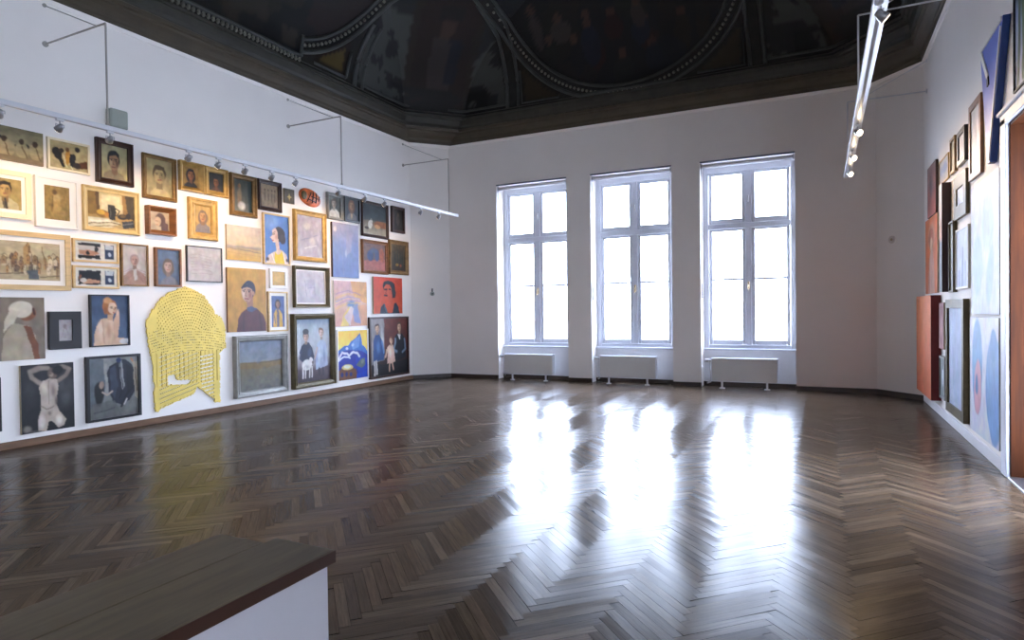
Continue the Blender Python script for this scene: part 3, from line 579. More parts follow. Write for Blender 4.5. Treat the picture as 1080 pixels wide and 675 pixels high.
# ------------------------------------------------------------------ room shell
FILL_WIN_L = (1.6, -.2, -2.0)                      # unseen side-wall windows, added behind the camera for fill daylight
FILL_WIN_R = (-2.3,)
WIN = (-4.90, -3.0, -1.09)
BACK = ()
def side_wall(b, x0, x1, y0, y1, cs):
    e = [y0] + [q for c in cs for q in (c - .722, c + .722)] + [y1]
    for i in range(0, len(e), 2): b.box((x0, e[i], 0), (x1, e[i + 1], HW))
    for c in cs: b.box((x0, c - .722, 0), (x1, c + .722, .6)); b.box((x0, c - .722, 3.72), (x1, c + .722, HW))
def build_shell():
    T = .35
    # left wall
    b = MB(); side_wall(b, XL - T, XL, YB, YF - CY, FILL_WIN_L); struct(b.build('wall_left', M['wall']))
    # right wall with the doorway (opening y 4.55..5.88)
    b = MB(); b.box((XR, 5.88, 0), (XR + .45, YF - CY, HW)); side_wall(b, XR, XR + .45, YB, 4.5, FILL_WIN_R); b.box((XR, 4.5, 2.655), (XR + .45, 5.88, HW))
    struct(b.build('wall_right', M['wall']))
    b = MB()                       # back wall, behind the camera: window openings like those of the front
    e = [XL - T] + [q for c in BACK for q in (c - .722, c + .722)] + [XR + .45]
    for i in range(0, len(e), 2): b.box((e[i], YB - T, 0), (e[i + 1], YB, HW))
    for c in BACK: b.box((c - .722, YB - T, 0), (c + .722, YB, .6)); b.box((c - .722, YB - T, 3.72), (c + .722, YB, HW))
    struct(b.build('wall_back', M['wall']))
    # cut corners
    def corner(name, p, q, out):
        b = MB(); (x0, y0), (x1, y1) = p, q; ox, oy = out
        v = [(x0, y0), (x1, y1), (x1 + ox, y1 + oy), (x0 + ox, y0 + oy)]
        b.poly([(x, y, 0) for x, y in v][::-1]); b.poly([(x, y, HW) for x, y in v])
        for i in range(4):
            a, c = v[i], v[(i + 1) % 4]
            b.quad((a[0], a[1], 0), (c[0], c[1], 0), (c[0], c[1], HW), (a[0], a[1], HW))
        struct(b.build(name, M['wall']))
    corner('wall_front_left', (XL, YF - CY), (XL + CX, YF), (-.3, .3))
    corner('wall_front_right', (XR - CX, YF), (XR, YF - CY), (.3, .3))
    # window wall: piers, lintels, back of the niches under the windows
    W = WIN
    xs = [XL + CX - .2] + [e for c in W for e in (c - .722, c + .722)] + [XR - CX + .2]
    b = MB()
    for i in range(0, len(xs), 2): b.box((xs[i], YF, 0), (xs[i + 1], YF + .5, HW))
    for c in W:
        b.box((c - .722, YF, 3.72), (c + .722, YF + .5, HW))
        b.box((c - .722, YF + .24, 0), (c + .722, YF + .5, .60), 1)
    struct(b.build('wall_front', [M['wall'], M['niche']]))
    # skirtings
    b = MB(); b.box((XL + .001, YB, 0), (XL + .022, YF - CY, .075), bevel=.004); struct(b.build('baseboard_left', M['basewood']))
    b = MB(); b.box((XR - .02, 6.06, 0), (XR - .001, YF - CY, .10), bevel=.004); b.box((XR - .02, YB, 0), (XR - .001, 4.3, .10), bevel=.004)
    struct(b.build('baseboard_right', M['basewhite']))
    b = MB()
    for i in range(0, len(xs), 2):
        x0 = xs[i] if i else XL + CX; x1 = xs[i + 1] if i < 6 else XR - CX
        b.box((x0, YF - .02, 0), (x1, YF - .001, .07), bevel=.004)
    for c in W: b.box((c - .72, YF + .20, 0), (c + .72, YF + .239, .07), bevel=.004)
    for (p, q) in (((XL, YF - CY), (XL + CX, YF)), ((XR - CX, YF), (XR, YF - CY))):
        d = Vector((q[0] - p[0], q[1] - p[1])).normalized(); n = Vector((d.y, -d.x)) * .02
        b.poly([(p[0] + n.x, p[1] + n.y, 0), (q[0] + n.x, q[1] + n.y, 0), (q[0] + n.x, q[1] + n.y, .07), (p[0] + n.x, p[1] + n.y, .07)])
        b.poly([(p[0] + n.x, p[1] + n.y, .07), (q[0] + n.x, q[1] + n.y, .07), (q[0], q[1], .07), (p[0], p[1], .07)])
    struct(b.build('baseboard_front', M['basedark']))

WIN = (-4.90, -3.0, -1.09)

def build_floor():
    """herringbone oak: every block its own quad with its own tone, a hair of tilt and its own grain offset"""
    Lp, n = .447, 9; W = Lp / n
    v = []; f = []; uv = []; colr = []
    q = random.Random(3)
    s2 = math.sqrt(.5); ph = .13
    x0, x1, y0, y1 = XL - .1, XR + .5, YB - .1, YF + .5
    tones = [(94, 78, 61), (88, 72, 57), (81, 66, 52), (102, 86, 70), (76, 62, 49), (92, 76, 61), (85, 70, 56)]
    R = 300
    def to_world(a, b):      # lattice -> room, turned 45 degrees so the zigzags run towards the windows
        return ((a - b) * s2 + ph, (a + b) * s2)
    g = .0006
    for i in range(-R, R):
        for j in range(-R, R):
            d = (i - j) % (2 * n)
            if d == 0: w, h, hz = n, 1, True
            elif d == 2 * n - 1: w, h, hz = 1, n, False
            else: continue
            cx, cy = to_world((i + w / 2) * W, (j + h / 2) * W)
            if not (x0 < cx < x1 and y0 < cy < y1): continue
            t1 = q.gauss(0, .0006); t2 = q.gauss(0, .0002)
            k = len(v)
            cs = [(i * W + g, j * W + g), ((i + w) * W - g, j * W + g), ((i + w) * W - g, (j + h) * W - g), (i * W + g, (j + h) * W - g)]
            for m, (a, b) in enumerate(cs):
                X, Y = to_world(a, b)
                sl = (1 if m in (1, 2) else -1, 1 if m in (2, 3) else -1)
                lon, lat = (sl if hz else (sl[1], sl[0]))
                v.append((X, Y, lon * t1 + lat * t2))
            f.append((k, k + 1, k + 2, k + 3))
            ou, ov = q.uniform(0, 50), q.uniform(0, 50)
            uu = [(0, 0), (Lp, 0), (Lp, W), (0, W)] if hz else [(0, 0), (0, W), (Lp, W), (Lp, 0)]
            uv += [(ou + a, ov + b) for a, b in uu]
            c = lin(q.choice(tones)); br = q.uniform(.8, 1.15)
            colr += [tuple(x * br for x in c) + (1 if hz else 0,)] * 4
    k = len(v)
    v += [(x0 - .3, y0 - .3, -.004), (x1 + .3, y0 - .3, -.004), (x1 + .3, y1 + .3, -.004), (x0 - .3, y1 + .3, -.004)]
    f.append((k, k + 1, k + 2, k + 3)); uv += [(0, 0)] * 4; colr += [(.008, .006, .005, 1)] * 4
    me = bpy.data.meshes.new('floor'); me.from_pydata(v, [], f)
    u = me.uv_layers.new(name='UVMap'); u.data.foreach_set('uv', np.array(uv, np.float32).ravel())
    ca = me.color_attributes.new('Col', 'FLOAT_COLOR', 'POINT'); ca.data.foreach_set('color', np.array(colr, np.float32).ravel())
    m = bpy.data.materials.new('oak_parquet'); m.use_nodes = True
    nt = m.node_tree; N = nt.nodes; L = nt.links; b = N['Principled BSDF']
    at = N.new('ShaderNodeAttribute'); at.attribute_name = 'Col'
    uvn = N.new('ShaderNodeUVMap'); uvn.uv_map = 'UVMap'
    mp = N.new('ShaderNodeMapping'); mp.inputs['Scale'].default_value = (5, 90, 1); L.new(uvn.outputs['UV'], mp.inputs['Vector'])
    nz = N.new('ShaderNodeTexNoise'); nz.inputs['Scale'].default_value = 1.0; nz.inputs['Detail'].default_value = 6; nz.inputs['Roughness'].default_value = .65
    L.new(mp.outputs['Vector'], nz.inputs['Vector'])
    rp = N.new('ShaderNodeValToRGB'); rp.color_ramp.elements[0].position = .3; rp.color_ramp.elements[1].position = .72
    rp.color_ramp.elements[0].color = (.6, .58, .55, 1); rp.color_ramp.elements[1].color = (1.25, 1.22, 1.18, 1)
    L.new(nz.outputs['Fac'], rp.inputs['Fac'])
    mx = N.new('ShaderNodeMix'); mx.data_type = 'RGBA'; mx.blend_type = 'MULTIPLY'; mx.inputs['Factor'].default_value = 1
    L.new(at.outputs['Color'], mx.inputs['A']); L.new(rp.outputs['Color'], mx.inputs['B'])
    L.new(mx.outputs['Result'], b.inputs['Base Color'])
    # worn varnish: gloss changes with the grain and in broad patches
    tc = N.new('ShaderNodeTexCoord'); n3 = N.new('ShaderNodeTexNoise'); n3.inputs['Scale'].default_value = 1.4; n3.inputs['Detail'].default_value = 3
    L.new(tc.outputs['Object'], n3.inputs['Vector'])
    ad = N.new('ShaderNodeMath'); ad.operation = 'MULTIPLY_ADD'; ad.inputs[1].default_value = .10; ad.inputs[2].default_value = FLOOR_ROUGH - .05
    L.new(n3.outputs['Fac'], ad.inputs[0])
    a2 = N.new('ShaderNodeMath'); a2.operation = 'MULTIPLY_ADD'; a2.inputs[1].default_value = .10; L.new(nz.outputs['Fac'], a2.inputs[0]); L.new(ad.outputs[0], a2.inputs[2])
    L.new(a2.outputs[0], b.inputs['Roughness'])
    bp = N.new('ShaderNodeBump'); bp.inputs['Strength'].default_value = .08; bp.inputs['Distance'].default_value = .002
    L.new(nz.outputs['Fac'], bp.inputs['Height']); L.new(bp.outputs['Normal'], b.inputs['Normal'])
    b.inputs['Specular IOR Level'].default_value = .075
    b.inputs['Anisotropic'].default_value = .62
    tg = N.new('ShaderNodeTangent'); tg.direction_type = 'UV_MAP'; tg.uv_map = 'UVMap'; L.new(tg.outputs['Tangent'], b.inputs['Tangent'])
    me.materials.append(m)
    o = bpy.data.objects.new('floor', me); COL.objects.link(o); struct(o)
FLOOR_ROUGH = .17

# ------------------------------------------------------------------ windows
def build_windows():
    yg = YF + .35                       # plane of the sashes
    for k, c in enumerate(WIN):
        b = MB()
        x0, x1 = c - .722, c + .722
        # outer frame
        b.box((x0 + .001, yg - .05, .60), (x0 + .085, yg + .09, 3.719), bevel=.008)
        b.box((x1 - .085, yg - .05, .60), (x1 - .001, yg + .09, 3.719), bevel=.008)
        b.box((x0 + .08, yg - .05, 3.575), (x1 - .08, yg + .09, 3.719), bevel=.008)
        b.box((x0 + .08, yg - .05, .60), (x1 - .08, yg + .09, .69), bevel=.008)
        b.box((x0 + .08, yg - .055, 2.635), (x1 - .08, yg + .06, 2.725), bevel=.01)      # transom
        b.box((c - .045, yg - .045, .69), (c + .045, yg + .05, 2.64), bevel=.008)         # meeting stile
        b.box((c - .05, yg - .045, 2.72), (c + .05, yg + .05, 3.58), bevel=.008)
        fr = struct(b.build('window_%d' % (k + 1), M['winpaint']))
        # sashes: two tall casements and two fanlights, each its own part
        def sash(xa, xb, za, zb, bar):
            s = MB(); t = .055
            s.box((xa, yg - .03, za), (xa + t, yg + .03, zb), bevel=.006); s.box((xb - t, yg - .03, za), (xb, yg + .03, zb), bevel=.006)
            s.box((xa + t, yg - .03, za), (xb - t, yg + .03, za + t + .02), bevel=.006); s.box((xa + t, yg - .03, zb - t + .02), (xb - t, yg + .03, zb), bevel=.006)
            if bar: s.box((xa + t, yg - .014, 1.768), (xb - t, yg + .014, 1.806))
            so = s.build('window_sash', M['winpaint'], fr)
            g = MB(); g.box((xa + t - .005, yg - .002, za + t), (xb - t + .005, yg + .002, zb - t + .02)); g.build('window_pane', M['glass'], so)
            return so
        xa, xb = x0 + .09, c - .046
        sash(xa, xb, .692, 2.632, True); s2 = sash(c + .046, x1 - .09, .692, 2.632, True)
        sash(xa, c - .051, 2.728, 3.572, False); sash(c + .051, x1 - .09, 2.728, 3.572, False)
        h = MB(); h.box((c - .017, yg - .075, 1.62), (c + .017, yg - .046, 1.74), bevel=.005); h.tube([(c, yg - .07, 1.68), (c, yg - .115, 1.68), (c, yg - .115, 1.60)], .011)
        h.build('window_handle', M['brass'], fr)
        h = MB(); h.box((c - .014, yg - .07, 3.06), (c + .014, yg - .046, 3.17), bevel=.004); h.tube([(c, yg - .06, 3.12), (c, yg - .09, 3.12)], .012); h.build('window_latch', M['metalw'], fr)
        # sill board
        b = MB(); b.box((x0 + .002, YF + .20, .601), (x1 - .002, yg - .052, .63), bevel=.008); b.build('window_sill', M['winpaint'], fr)
        # roller blind wound up at the head of the opening
        t = thing('roller_blind', ['white roller blind wound up over the left window', 'white roller blind wound up over the middle window', 'white roller blind wound up over the right window'][k], 'blind', (c, YF + .06, 3.62), group='roller blinds over the windows')
        b = MB(); b.tube([(-.69, 0, .045), (.69, 0, .045)], .036, 14); b.build('roller_tube', M['niche'], t, True)
        b = MB(); b.box((-.72, -.085, .088), (.72, -.058, .112), bevel=.004); b.build('head_rail', M['cord'], t)
        b = MB(); b.box((-.715, -.03, .0), (-.69, .03, .09)); b.build('end_bracket', M['metalw'], t)
        b = MB(); b.box((.69, -.03, .0), (.715, .03, .09)); b.build('end_bracket', M['metalw'], t)
        b = MB(); b.tube([(-.70, -.035, .05), (-.70, -.037, -.9), (-.70, -.035, -1.95)], .005, 6); b.tube([(-.70, -.035, -1.9), (-.70, -.035, -2.15)], .010, 8); b.build('pull_cord', M['cord'], t)
        # radiator on two feet, a little in front of the niche
        yr = 10.63
        cr = c + (-.015, -.03, -.035)[k]
        r = thing('panel_radiator', ['white panel radiator under the left window', 'white panel radiator under the middle window', 'white panel radiator under the right window'][k], 'radiator', (cr, yr, 0), group='radiators under the windows')
        b = MB(); b.box((-.49, 0, .125), (.49, .02, .485), bevel=.006); b.build('front_panel', M['radiator'], r)
        b = MB(); b.box((-.485, .075, .13), (.485, .095, .48), bevel=.006); b.build('rear_panel', M['radiator'], r)
        b = MB()
        for i in range(24): b.box((-.47 + i * .0405, .02, .14), (-.466 + i * .0405, .075, .475))
        b.build('convector_fins', M['radiator'], r)
        b = MB(); b.box((-.497, .0, .486), (.497, .095, .496)); b.box((-.503, -.002, .126), (-.491, .097, .496)); b.box((.491, -.002, .126), (.503, .097, .496)); b.build('grille_casing', M['winpaint'], r)
        for sx in (-.34, .34):
            b = MB(); b.tube([(sx, .047, .125), (sx, .047, .012)], .016, 10); b.tube([(sx, .047, .014), (sx, .047, .001)], .045, 12); b.build('foot', M['metalw'], r)
        b = MB(); b.tube([(-.5, .047, .45), (-.545, .047, .45)], .018, 10); b.tube([(-.545, .047, .45), (-.60, .047, .45)], .028, 12); b.build('thermostat_valve', M['metalw'], r)
        b = MB(); b.tube([(-.53, .047, .45), (-.53, .1, .40), (-.53, .12, .09), (-.60, .25, .06)], .011, 8); b.tube([(-.5, .05, .15), (-.56, .12, .10), (-.64, .25, .10)], .011, 8); b.build('supply_pipe', M['metalw'], r, True)

# ------------------------------------------------------------------ door on the right
def build_fill_windows():
    k = 4
    for X, cs in ((XL - .25, FILL_WIN_L), (XR + .3, FILL_WIN_R)):
        for c in cs:
            b = MB(); y0, y1 = c - .722, c + .722
            for lo, hi in (((y0, .6), (y0 + .1, 3.72)), ((y1 - .1, .6), (y1, 3.72)), ((y0 + .1, .6), (y1 - .1, .72)), ((y0 + .1, 3.6), (y1 - .1, 3.72)), ((y0 + .1, 2.63), (y1 - .1, 2.73)), ((c - .05, .72), (c + .05, 2.63)), ((c - .05, 2.73), (c + .05, 3.6))):
                b.box((X - .04, lo[0], lo[1]), (X + .04, hi[0], hi[1]), bevel=.006)
            fr = struct(b.build('window_%d' % k, M['winpaint'])); k += 1  # added window, out of view, only there to let fill light in
            for ya, yb, za, zb in ((y0 + .1, c - .05, .72, 2.63), (c + .05, y1 - .1, .72, 2.63), (y0 + .1, c - .05, 2.73, 3.6), (c + .05, y1 - .1, 2.73, 3.6)):
                g = MB(); g.box((X - .002, ya, za), (X + .002, yb, zb)); g.build('window_pane', M['glass'], fr)

def build_back_windows():
    for k, c in enumerate(BACK):
        b = MB(); y = YB - .25
        x0, x1 = c - .722, c + .722
        for lo, hi in (((x0, .6), (x0 + .1, 3.72)), ((x1 - .1, .6), (x1, 3.72)), ((x0 + .1, .6), (x1 - .1, .72)), ((x0 + .1, 3.6), (x1 - .1, 3.72)), ((x0 + .1, 2.63), (x1 - .1, 2.73)), ((c - .05, .72), (c + .05, 2.63)), ((c - .05, 2.73), (c + .05, 3.6))):
            b.box((lo[0], y - .04, lo[1]), (hi[0], y + .04, hi[1]), bevel=.006)
        fr = struct(b.build('window_%d' % (k + 8), M['winpaint']))
        for xa, xb, za, zb in ((x0 + .1, c - .05, .72, 2.63), (c + .05, x1 - .1, .72, 2.63), (x0 + .1, c - .05, 2.73, 3.6), (c + .05, x1 - .1, 2.73, 3.6)):
            g = MB(); g.box((xa, y - .002, za), (xb, y + .002, zb)); g.build('window_pane', M['glass'], fr)

def build_door():
    b = MB()
    b.box((XR - .03, 5.87, 0), (XR + .0, 6.015, 2.70), bevel=.006)
    b.box((XR - .03, 4.36, 0), (XR + .0, 4.51, 2.70), bevel=.006)
    b.box((XR - .03, 4.36, 2.65), (XR + .0, 6.015, 2.735), bevel=.006)
    b.box((XR - .05, 4.34, 2.735), (XR + .0, 6.035, 2.765), bevel=.006)
    struct(b.build('trim_1', M['winpaint']))
    b = MB()
    b.box((XR + .0, 5.855, 0), (XR + .449, 5.879, 2.654)); b.box((XR, 4.501, 0), (XR + .449, 4.525, 2.654)); b.box((XR, 4.525, 2.63), (XR + .449, 5.855, 2.654))
    d = struct(b.build('door_1', M['doorwood']))
    for y0, y1 in ((4.53, 5.185), (5.195, 5.85)):
        b = MB()                                       # glazed leaf added in the doorway to bring in daylight
        for lo, hi in (((y0, .012), (y0 + .09, 2.625)), ((y1 - .09, .012), (y1, 2.625)), ((y0 + .09, .012), (y1 - .09, .25)), ((y0 + .09, 2.53), (y1 - .09, 2.625)), ((y0 + .09, 1.9), (y1 - .09, 1.94))):
            b.box((XR + .36, lo[0], lo[1]), (XR + .405, hi[0], hi[1]), bevel=.004)
        lf = b.build('fill_door_leaf', M['doorwood'], d)
        g = MB(); g.box((XR + .38, y0 + .09, .25), (XR + .384, y1 - .09, 2.53)); g.build('fill_door_pane', M['glass'], lf)
        yh = y1 - .05 if y0 < 5 else y0 + .05
        h = MB(); h.box((XR + .345, yh - .02, .98), (XR + .361, yh + .02, 1.2), bevel=.004); h.tube([(XR + .35, yh, 1.1), (XR + .30, yh, 1.1), (XR + .30, yh + (-.11 if y0 < 5 else .11), 1.1)], .01); h.build('door_handle', M['brass'], lf)
    b = MB(); b.box((XR - .02, 4.52, .0), (XR + .44, 5.86, .012), bevel=.004); struct(b.build('trim_2', M['steel']))

# ------------------------------------------------------------------ painted vault
C0, GR = .53, .9
VD, VZ, VA, VB = .30, 5.02, 2.6, 1.9
def vz(d):
    if d >= VD + VA: return VZ + VB
    return VZ + VB * math.sin(math.acos(1 - (d - VD) / VA))
def vd(z):
    return VD + VA * (1 - math.cos(math.asin(min(1, max(0, (z - VZ) / VB)))))
def octo(d, c=None):
    """corners of the room outline moved in by d, with the cut corner growing"""
    a0, a1, b0, b1 = XL + d, XR - d, YB + d, YF - d
    cx = (CX if c is None else c) + GR * d; cy = (CY if c is None else c) + GR * d
    return [(a0, b0 + cy), (a0, b1 - cy), (a0 + cx, b1), (a1 - cx, b1), (a1, b1 - cy), (a1, b0 + cy), (a1 - cx, b0), (a0 + cx, b0)]
def on_vault(side, s, z, out=0.0):
    """point on the vault at height z; side 'front': s is x, side 'left': s is y, side 'right': s is y"""
    d = vd(z)
    ph = math.asin(min(1, max(0, (z - VZ) / VB)))
    if side == 'front':
        x = s; y = YF - d
        for xx in (x - XL, XR - x):
            lim = C0 + (2 + GR) * d - xx
            if lim > d: y = YF - max(YF - y, lim)
        return Vector((x, y - out, z - out * ph * .6))
    if side == 'left':
        y = s; x = XL + d
        lim = C0 + (2 + GR) * d - (YF - y)
        if lim > d: x = XL + lim
        return Vector((x + out, y, z - out * ph * .6))
    y = s; x = XR - d
    lim = C0 + (2 + GR) * d - (YF - y)
    if lim > d: x = XR - lim
    return Vector((x - out, y, z - out * ph * .6))

ZL = [VZ + VB * math.sin(i / 44 * math.pi / 2) for i in range(45)]
def arc_len(z): return math.asin(min(1, max(0, (z - VZ) / VB))) * 2.25   # rough length up the curve
def z_of(t): return VZ + VB * math.sin(min(math.pi / 2, max(0, t / 2.25)))

FRONT_C = (XL + XR) / 2
def fresco(x, y, z, side):
    """colour of the fresco at a point: side 0 left, 1 corner, 2 front, 3 corner, 4 right, others plain"""
    t = arc_len(z)
    return side, t

def build_ceiling():
    # cornice, swept round the room
    def sweep(name, prof, m, c=None):
        b = MB(); rings = []
        for d, z in prof:
            k = len(b.v); b.v += [(px, py, z) for px, py in octo_plain(d)]; rings.append(k)
        for r0, r1 in zip(rings, rings[1:]):
            for j in range(8):
                j2 = (j + 1) % 8
                b.f.append((r0 + j, r1 + j, r1 + j2, r0 + j2)); b.mi.append(0)
        return struct(b.build(name, m))
    def octo_plain(d):
        a0, a1, b0, b1 = XL + d, XR - d, YB + d, YF - d
        g = .9 * max(0, d)
        cx, cy = CX + g, CY + g
        return [(a0, b0 + cy), (a0, b1 - cy), (a0 + cx, b1), (a1 - cx, b1), (a1, b1 - cy), (a1, b0 + cy), (a1 - cx, b0), (a0 + cx, b0)]
    sweep('trim_3', [(0, HW - .045), (.018, HW - .04), (.03, HW - .01), (.034, HW)], M['wall'])
    sweep('trim_4', [(-.05, HW), (.035, HW), (.04, HW + .035), (.055, HW + .05), (.06, HW + .085), (.10, HW + .13), (.145, HW + .16), (.15, HW + .185), (.185, HW + .195), (.19, HW + .235), (.17, HW + .25)], M['cornice'])
    sweep('trim_5', [(.17, HW + .25), (.175, HW + .27), (.20, HW + .30), (.215, HW + .36), (.22, HW + .40), (.25, HW + .405), (.255, HW + .43), (.28, HW + .44), (.33, HW + .445)], M['frieze'])
    b = MB(); b.box((XL - .5, YB - .5, VZ + VB + .3), (XR + .6, YF + .6, VZ + VB + .5))  # unseen roof box and sides added over the vault to stop sky leaks
    for lo, hi in (((XL - .5, YB - .5), (XL - .05, YF + .6)), ((XR + .05, YB - .5), (XR + .6, YF + .6)), ((XL - .5, YF + .05), (XR + .6, YF + .6)), ((XL - .5, YB - .5), (XR + .6, YB - .05))):
        b.box((lo[0], lo[1], HW + .001), (hi[0], hi[1], VZ + VB + .3))
    for px, py in ((XL, YB), (XR, YB), (XL, YF), (XR, YF)): b.box((px - .65, py - .65, HW + .5), (px + .65, py + .65, HW + .55))
    struct(b.build('leak_cover', M['wall']))
    # the vault with its fresco
    c_line = lin((74, 72, 58)); dark = np.array(lin((40, 40, 40)))
    verts = []; cols = []; ringidx = []
    counts = [230, 30, 150, 30, 230, 20, 60, 20]
    rng = np.random.default_rng(4)
    NZ = 60
    zs = [VZ - .0 + VB * math.sin(i / NZ * math.pi / 2) for i in range(NZ + 1)]
    P = []; S = []
    for z in zs:
        d = vd(z); oc = octo(d)
        row = []; srow = []
        for e in range(8):
            p, q = oc[e], oc[(e + 1) % 8]
            for i in range(counts[e]):
                u = i / counts[e]
                row.append((p[0] + (q[0] - p[0]) * u, p[1] + (q[1] - p[1]) * u, z)); srow.append(e)
        P.append(row); S.append(srow)
    P = np.array(P); S = np.array(S); nz, nr, _ = P.shape
    X, Y, Z = P[..., 0], P[..., 1], P[..., 2]
    T = np.arcsin(np.clip((Z - VZ) / VB, 0, 1)) * 2.25
    C = np.zeros((nz, nr, 3))
    def fbm(a, b, sc, seed):
        r = np.random.default_rng(seed); g = r.random((64, 64)); out = 0
        for k, am in ((1, 1), (2, .5), (4, .3)):
            x = (a * sc * k) % 63; y = (b * sc * k) % 63
            xi = x.astype(int); yi = y.astype(int); fx = x - xi; fy = y - yi
            fx = fx * fx * (3 - 2 * fx); fy = fy * fy * (3 - 2 * fy)
            out = out + am * ((g[yi, xi] * (1 - fx) + g[yi, (xi + 1) % 64] * fx) * (1 - fy) + (g[(yi + 1) % 64, xi] * (1 - fx) + g[(yi + 1) % 64, (xi + 1) % 64] * fx) * fy - .5)
        return out
    def setc(mask, c, a=1.):
        m = (np.clip(mask.astype(float), 0, 1) * a)[..., None]
        C[:] = C * (1 - m) + np.array(lin(c)) * m
    A_ = np.where((S == 2) | (S == 6), X, Y)
    n1 = fbm(A_, T, 1.3, 1); n2 = fbm(A_, T, 4.0, 2); n3 = fbm(A_, T, 2.2, 3)
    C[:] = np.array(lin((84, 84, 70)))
    # acanthus-like ornament over the plain ground
    setc((n2 > .12), (60, 60, 52), .8); setc((n2 < -.25), (112, 110, 96), .6)
    # ---- front wall: round picture in the middle, spandrels, side panels
    fx = X - FRONT_C
    fr = (Y > YF - 3.2) & (np.abs(fx) < 2.35) & (S != 0) & (S != 4)
    R = np.hypot(fx, T - 1.98)
    sp = fr & (np.abs(fx) < 1.95) & (np.abs(fx) > 1.2) & (T < 1.0) & (R > 2.12)
    setc(sp, (70, 52, 40)); setc(sp & (R > 2.2) & (np.abs(fx) < 1.86) & (T > .1), (118, 100, 58))
    setc(fr & (R < 2.1), (96, 94, 82)); disc = fr & (R < 1.84)
    setc(disc, (44, 44, 52)); setc(disc & (n1 > .15), (66, 58, 54)); setc(disc & (n1 < -.3), (34, 44, 66))
    # people in the round picture
    q = random.Random(12)
    for i in range(26):
        cx = q.uniform(-1.6, 1.6); cy = q.uniform(.35, 1.6)
        if math.hypot(cx, cy - 1.98) > 1.7: continue
        w_, h_ = q.uniform(.09, .2), q.uniform(.2, .4)
        colr = q.choice([(96, 40, 36), (52, 70, 100), (132, 124, 112), (84, 74, 50), (60, 66, 60), (120, 90, 60), (40, 44, 60)])
        e = ((fx - cx) / w_) ** 2 + ((T - cy) / h_) ** 2
        setc(disc & (e < 1), colr, .9)
        e = ((fx - cx) / .07) ** 2 + ((T - cy - h_ - .04) / .085) ** 2
        setc(disc & (e < 1), (168, 128, 98), .9)
    setc(disc & (((fx - .7) / .34) ** 2 + ((T - .55) / .3) ** 2 < 1), (44, 58, 78), .7)
    # ---- corner panels left and right of the window wall
    for sgn, wx in ((-1, XL), (1, XR)):
        side_s = 0 if sgn < 0 else 4
        near = (np.abs(X - wx) < 2.2) & (Y > YF - 2.55)
        lo = T * .0
        panel = near & (np.where(S == 2, np.abs(X - wx) < 2.0, True)) & (np.where(S == side_s, Y > YF - 2.45, True))
        setc(panel & (T > .12), (176, 180, 172))
        setc(panel & (T > .12) & (n2 > .02), (62, 64, 60), .85)
        # niche figure on the cut corner
        mid = near & ((S == 1) | (S == 3))
        dx = (X - wx) * -sgn; dy = YF - Y
        off = np.abs((dx - .0) - (dy - .0)) * .7
        setc(near & (off < .62) & (T > .15), (96, 80, 52)); setc(near & (off < .5) & (T > .2) & (T < 1.9), (88, 52, 38), .9)
        setc(near & (off < .22) & (T > .5) & (T < 1.3), (134, 122, 112), .9); setc(near & (((dx - dy) * .7 - .2) ** 2 < .012) & (T > .6) & (T < 1.35), (52, 56, 84), .9)
        setc(near & ((off / .13) ** 2 + ((T - 1.46) / .15) ** 2 < 1), (164, 124, 96), .95)
        setc(near & (off < .2) & (T > 1.55) & (T < 1.72), (60, 44, 34), .9)
        setc(near & (T < .5) & (n2 > -.1) & (off < .9), (44, 42, 38), .8)
    # ---- long walls: straight-bottomed pictures ending in a quarter-round, small gilt spandrel after it
    for side_s in (0, 4):
        m = S == side_s
        yy = Y
        pic = m & (yy < 7.08) & (yy > .3) & (T > .14)
        setc(pic, (50, 46, 42)); setc(pic & (n1 > .1), (92, 84, 58)); setc(pic & (n3 > .28), (128, 118, 96), .8); setc(pic & (n1 < -.32), (40, 46, 62))
        for i in range(40):
            cy = q.uniform(.6, 6.9); ct = q.uniform(.25, 1.6)
            e = ((yy - cy) / q.uniform(.12, .3)) ** 2 + ((T - ct) / q.uniform(.12, .35)) ** 2
            setc(pic & (e < 1), q.choice([(100, 88, 56), (40, 38, 44), (120, 106, 84), (74, 50, 40), (46, 54, 70)]), .8)
        R2 = np.hypot(yy - 6.55, T - 1.95)
        arch = m & (yy > 7.08) & (yy < 8.2) & (R2 < 1.62)
        setc(arch, (54, 44, 40)); setc(arch & (n1 > .0), (88, 58, 44))
        g = m & (yy > 7.36) & (yy < 8.06) & (T > .13) & (R2 > 1.83)
        setc(g, (76, 50, 34)); setc(m & (yy > 7.5) & (yy < 7.98) & (T > .2) & (R2 > 1.93), (214, 180, 92))
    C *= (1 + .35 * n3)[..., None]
    C = np.clip(C, 0.001, 1)
    idx = np.arange(nz * nr).reshape(nz, nr)
    nxt = np.roll(idx, -1, axis=1)
    F = np.stack([idx[:-1], idx[1:], nxt[1:], nxt[:-1]], -1).reshape(-1, 4).tolist()
    F.append(idx[-1].tolist()[::-1])
    me = bpy.data.meshes.new('ceiling'); me.from_pydata(P.reshape(-1, 3).tolist(), [], F)
    ca = me.color_attributes.new('Col', 'FLOAT_COLOR', 'POINT')
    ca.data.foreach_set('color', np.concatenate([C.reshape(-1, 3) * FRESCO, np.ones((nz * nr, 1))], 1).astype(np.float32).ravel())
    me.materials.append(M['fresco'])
    o = bpy.data.objects.new('ceiling', me); COL.objects.link(o); struct(o)
    # raised mouldings on the vault
    b = MB()
    def rib(side, pts, r, n=8): b.tube([on_vault(side, s, z_of(t), r * .3) for s, t in pts], r, n)
    def seq(f, n=24): return [f(i / n) for i in range(n + 1)]
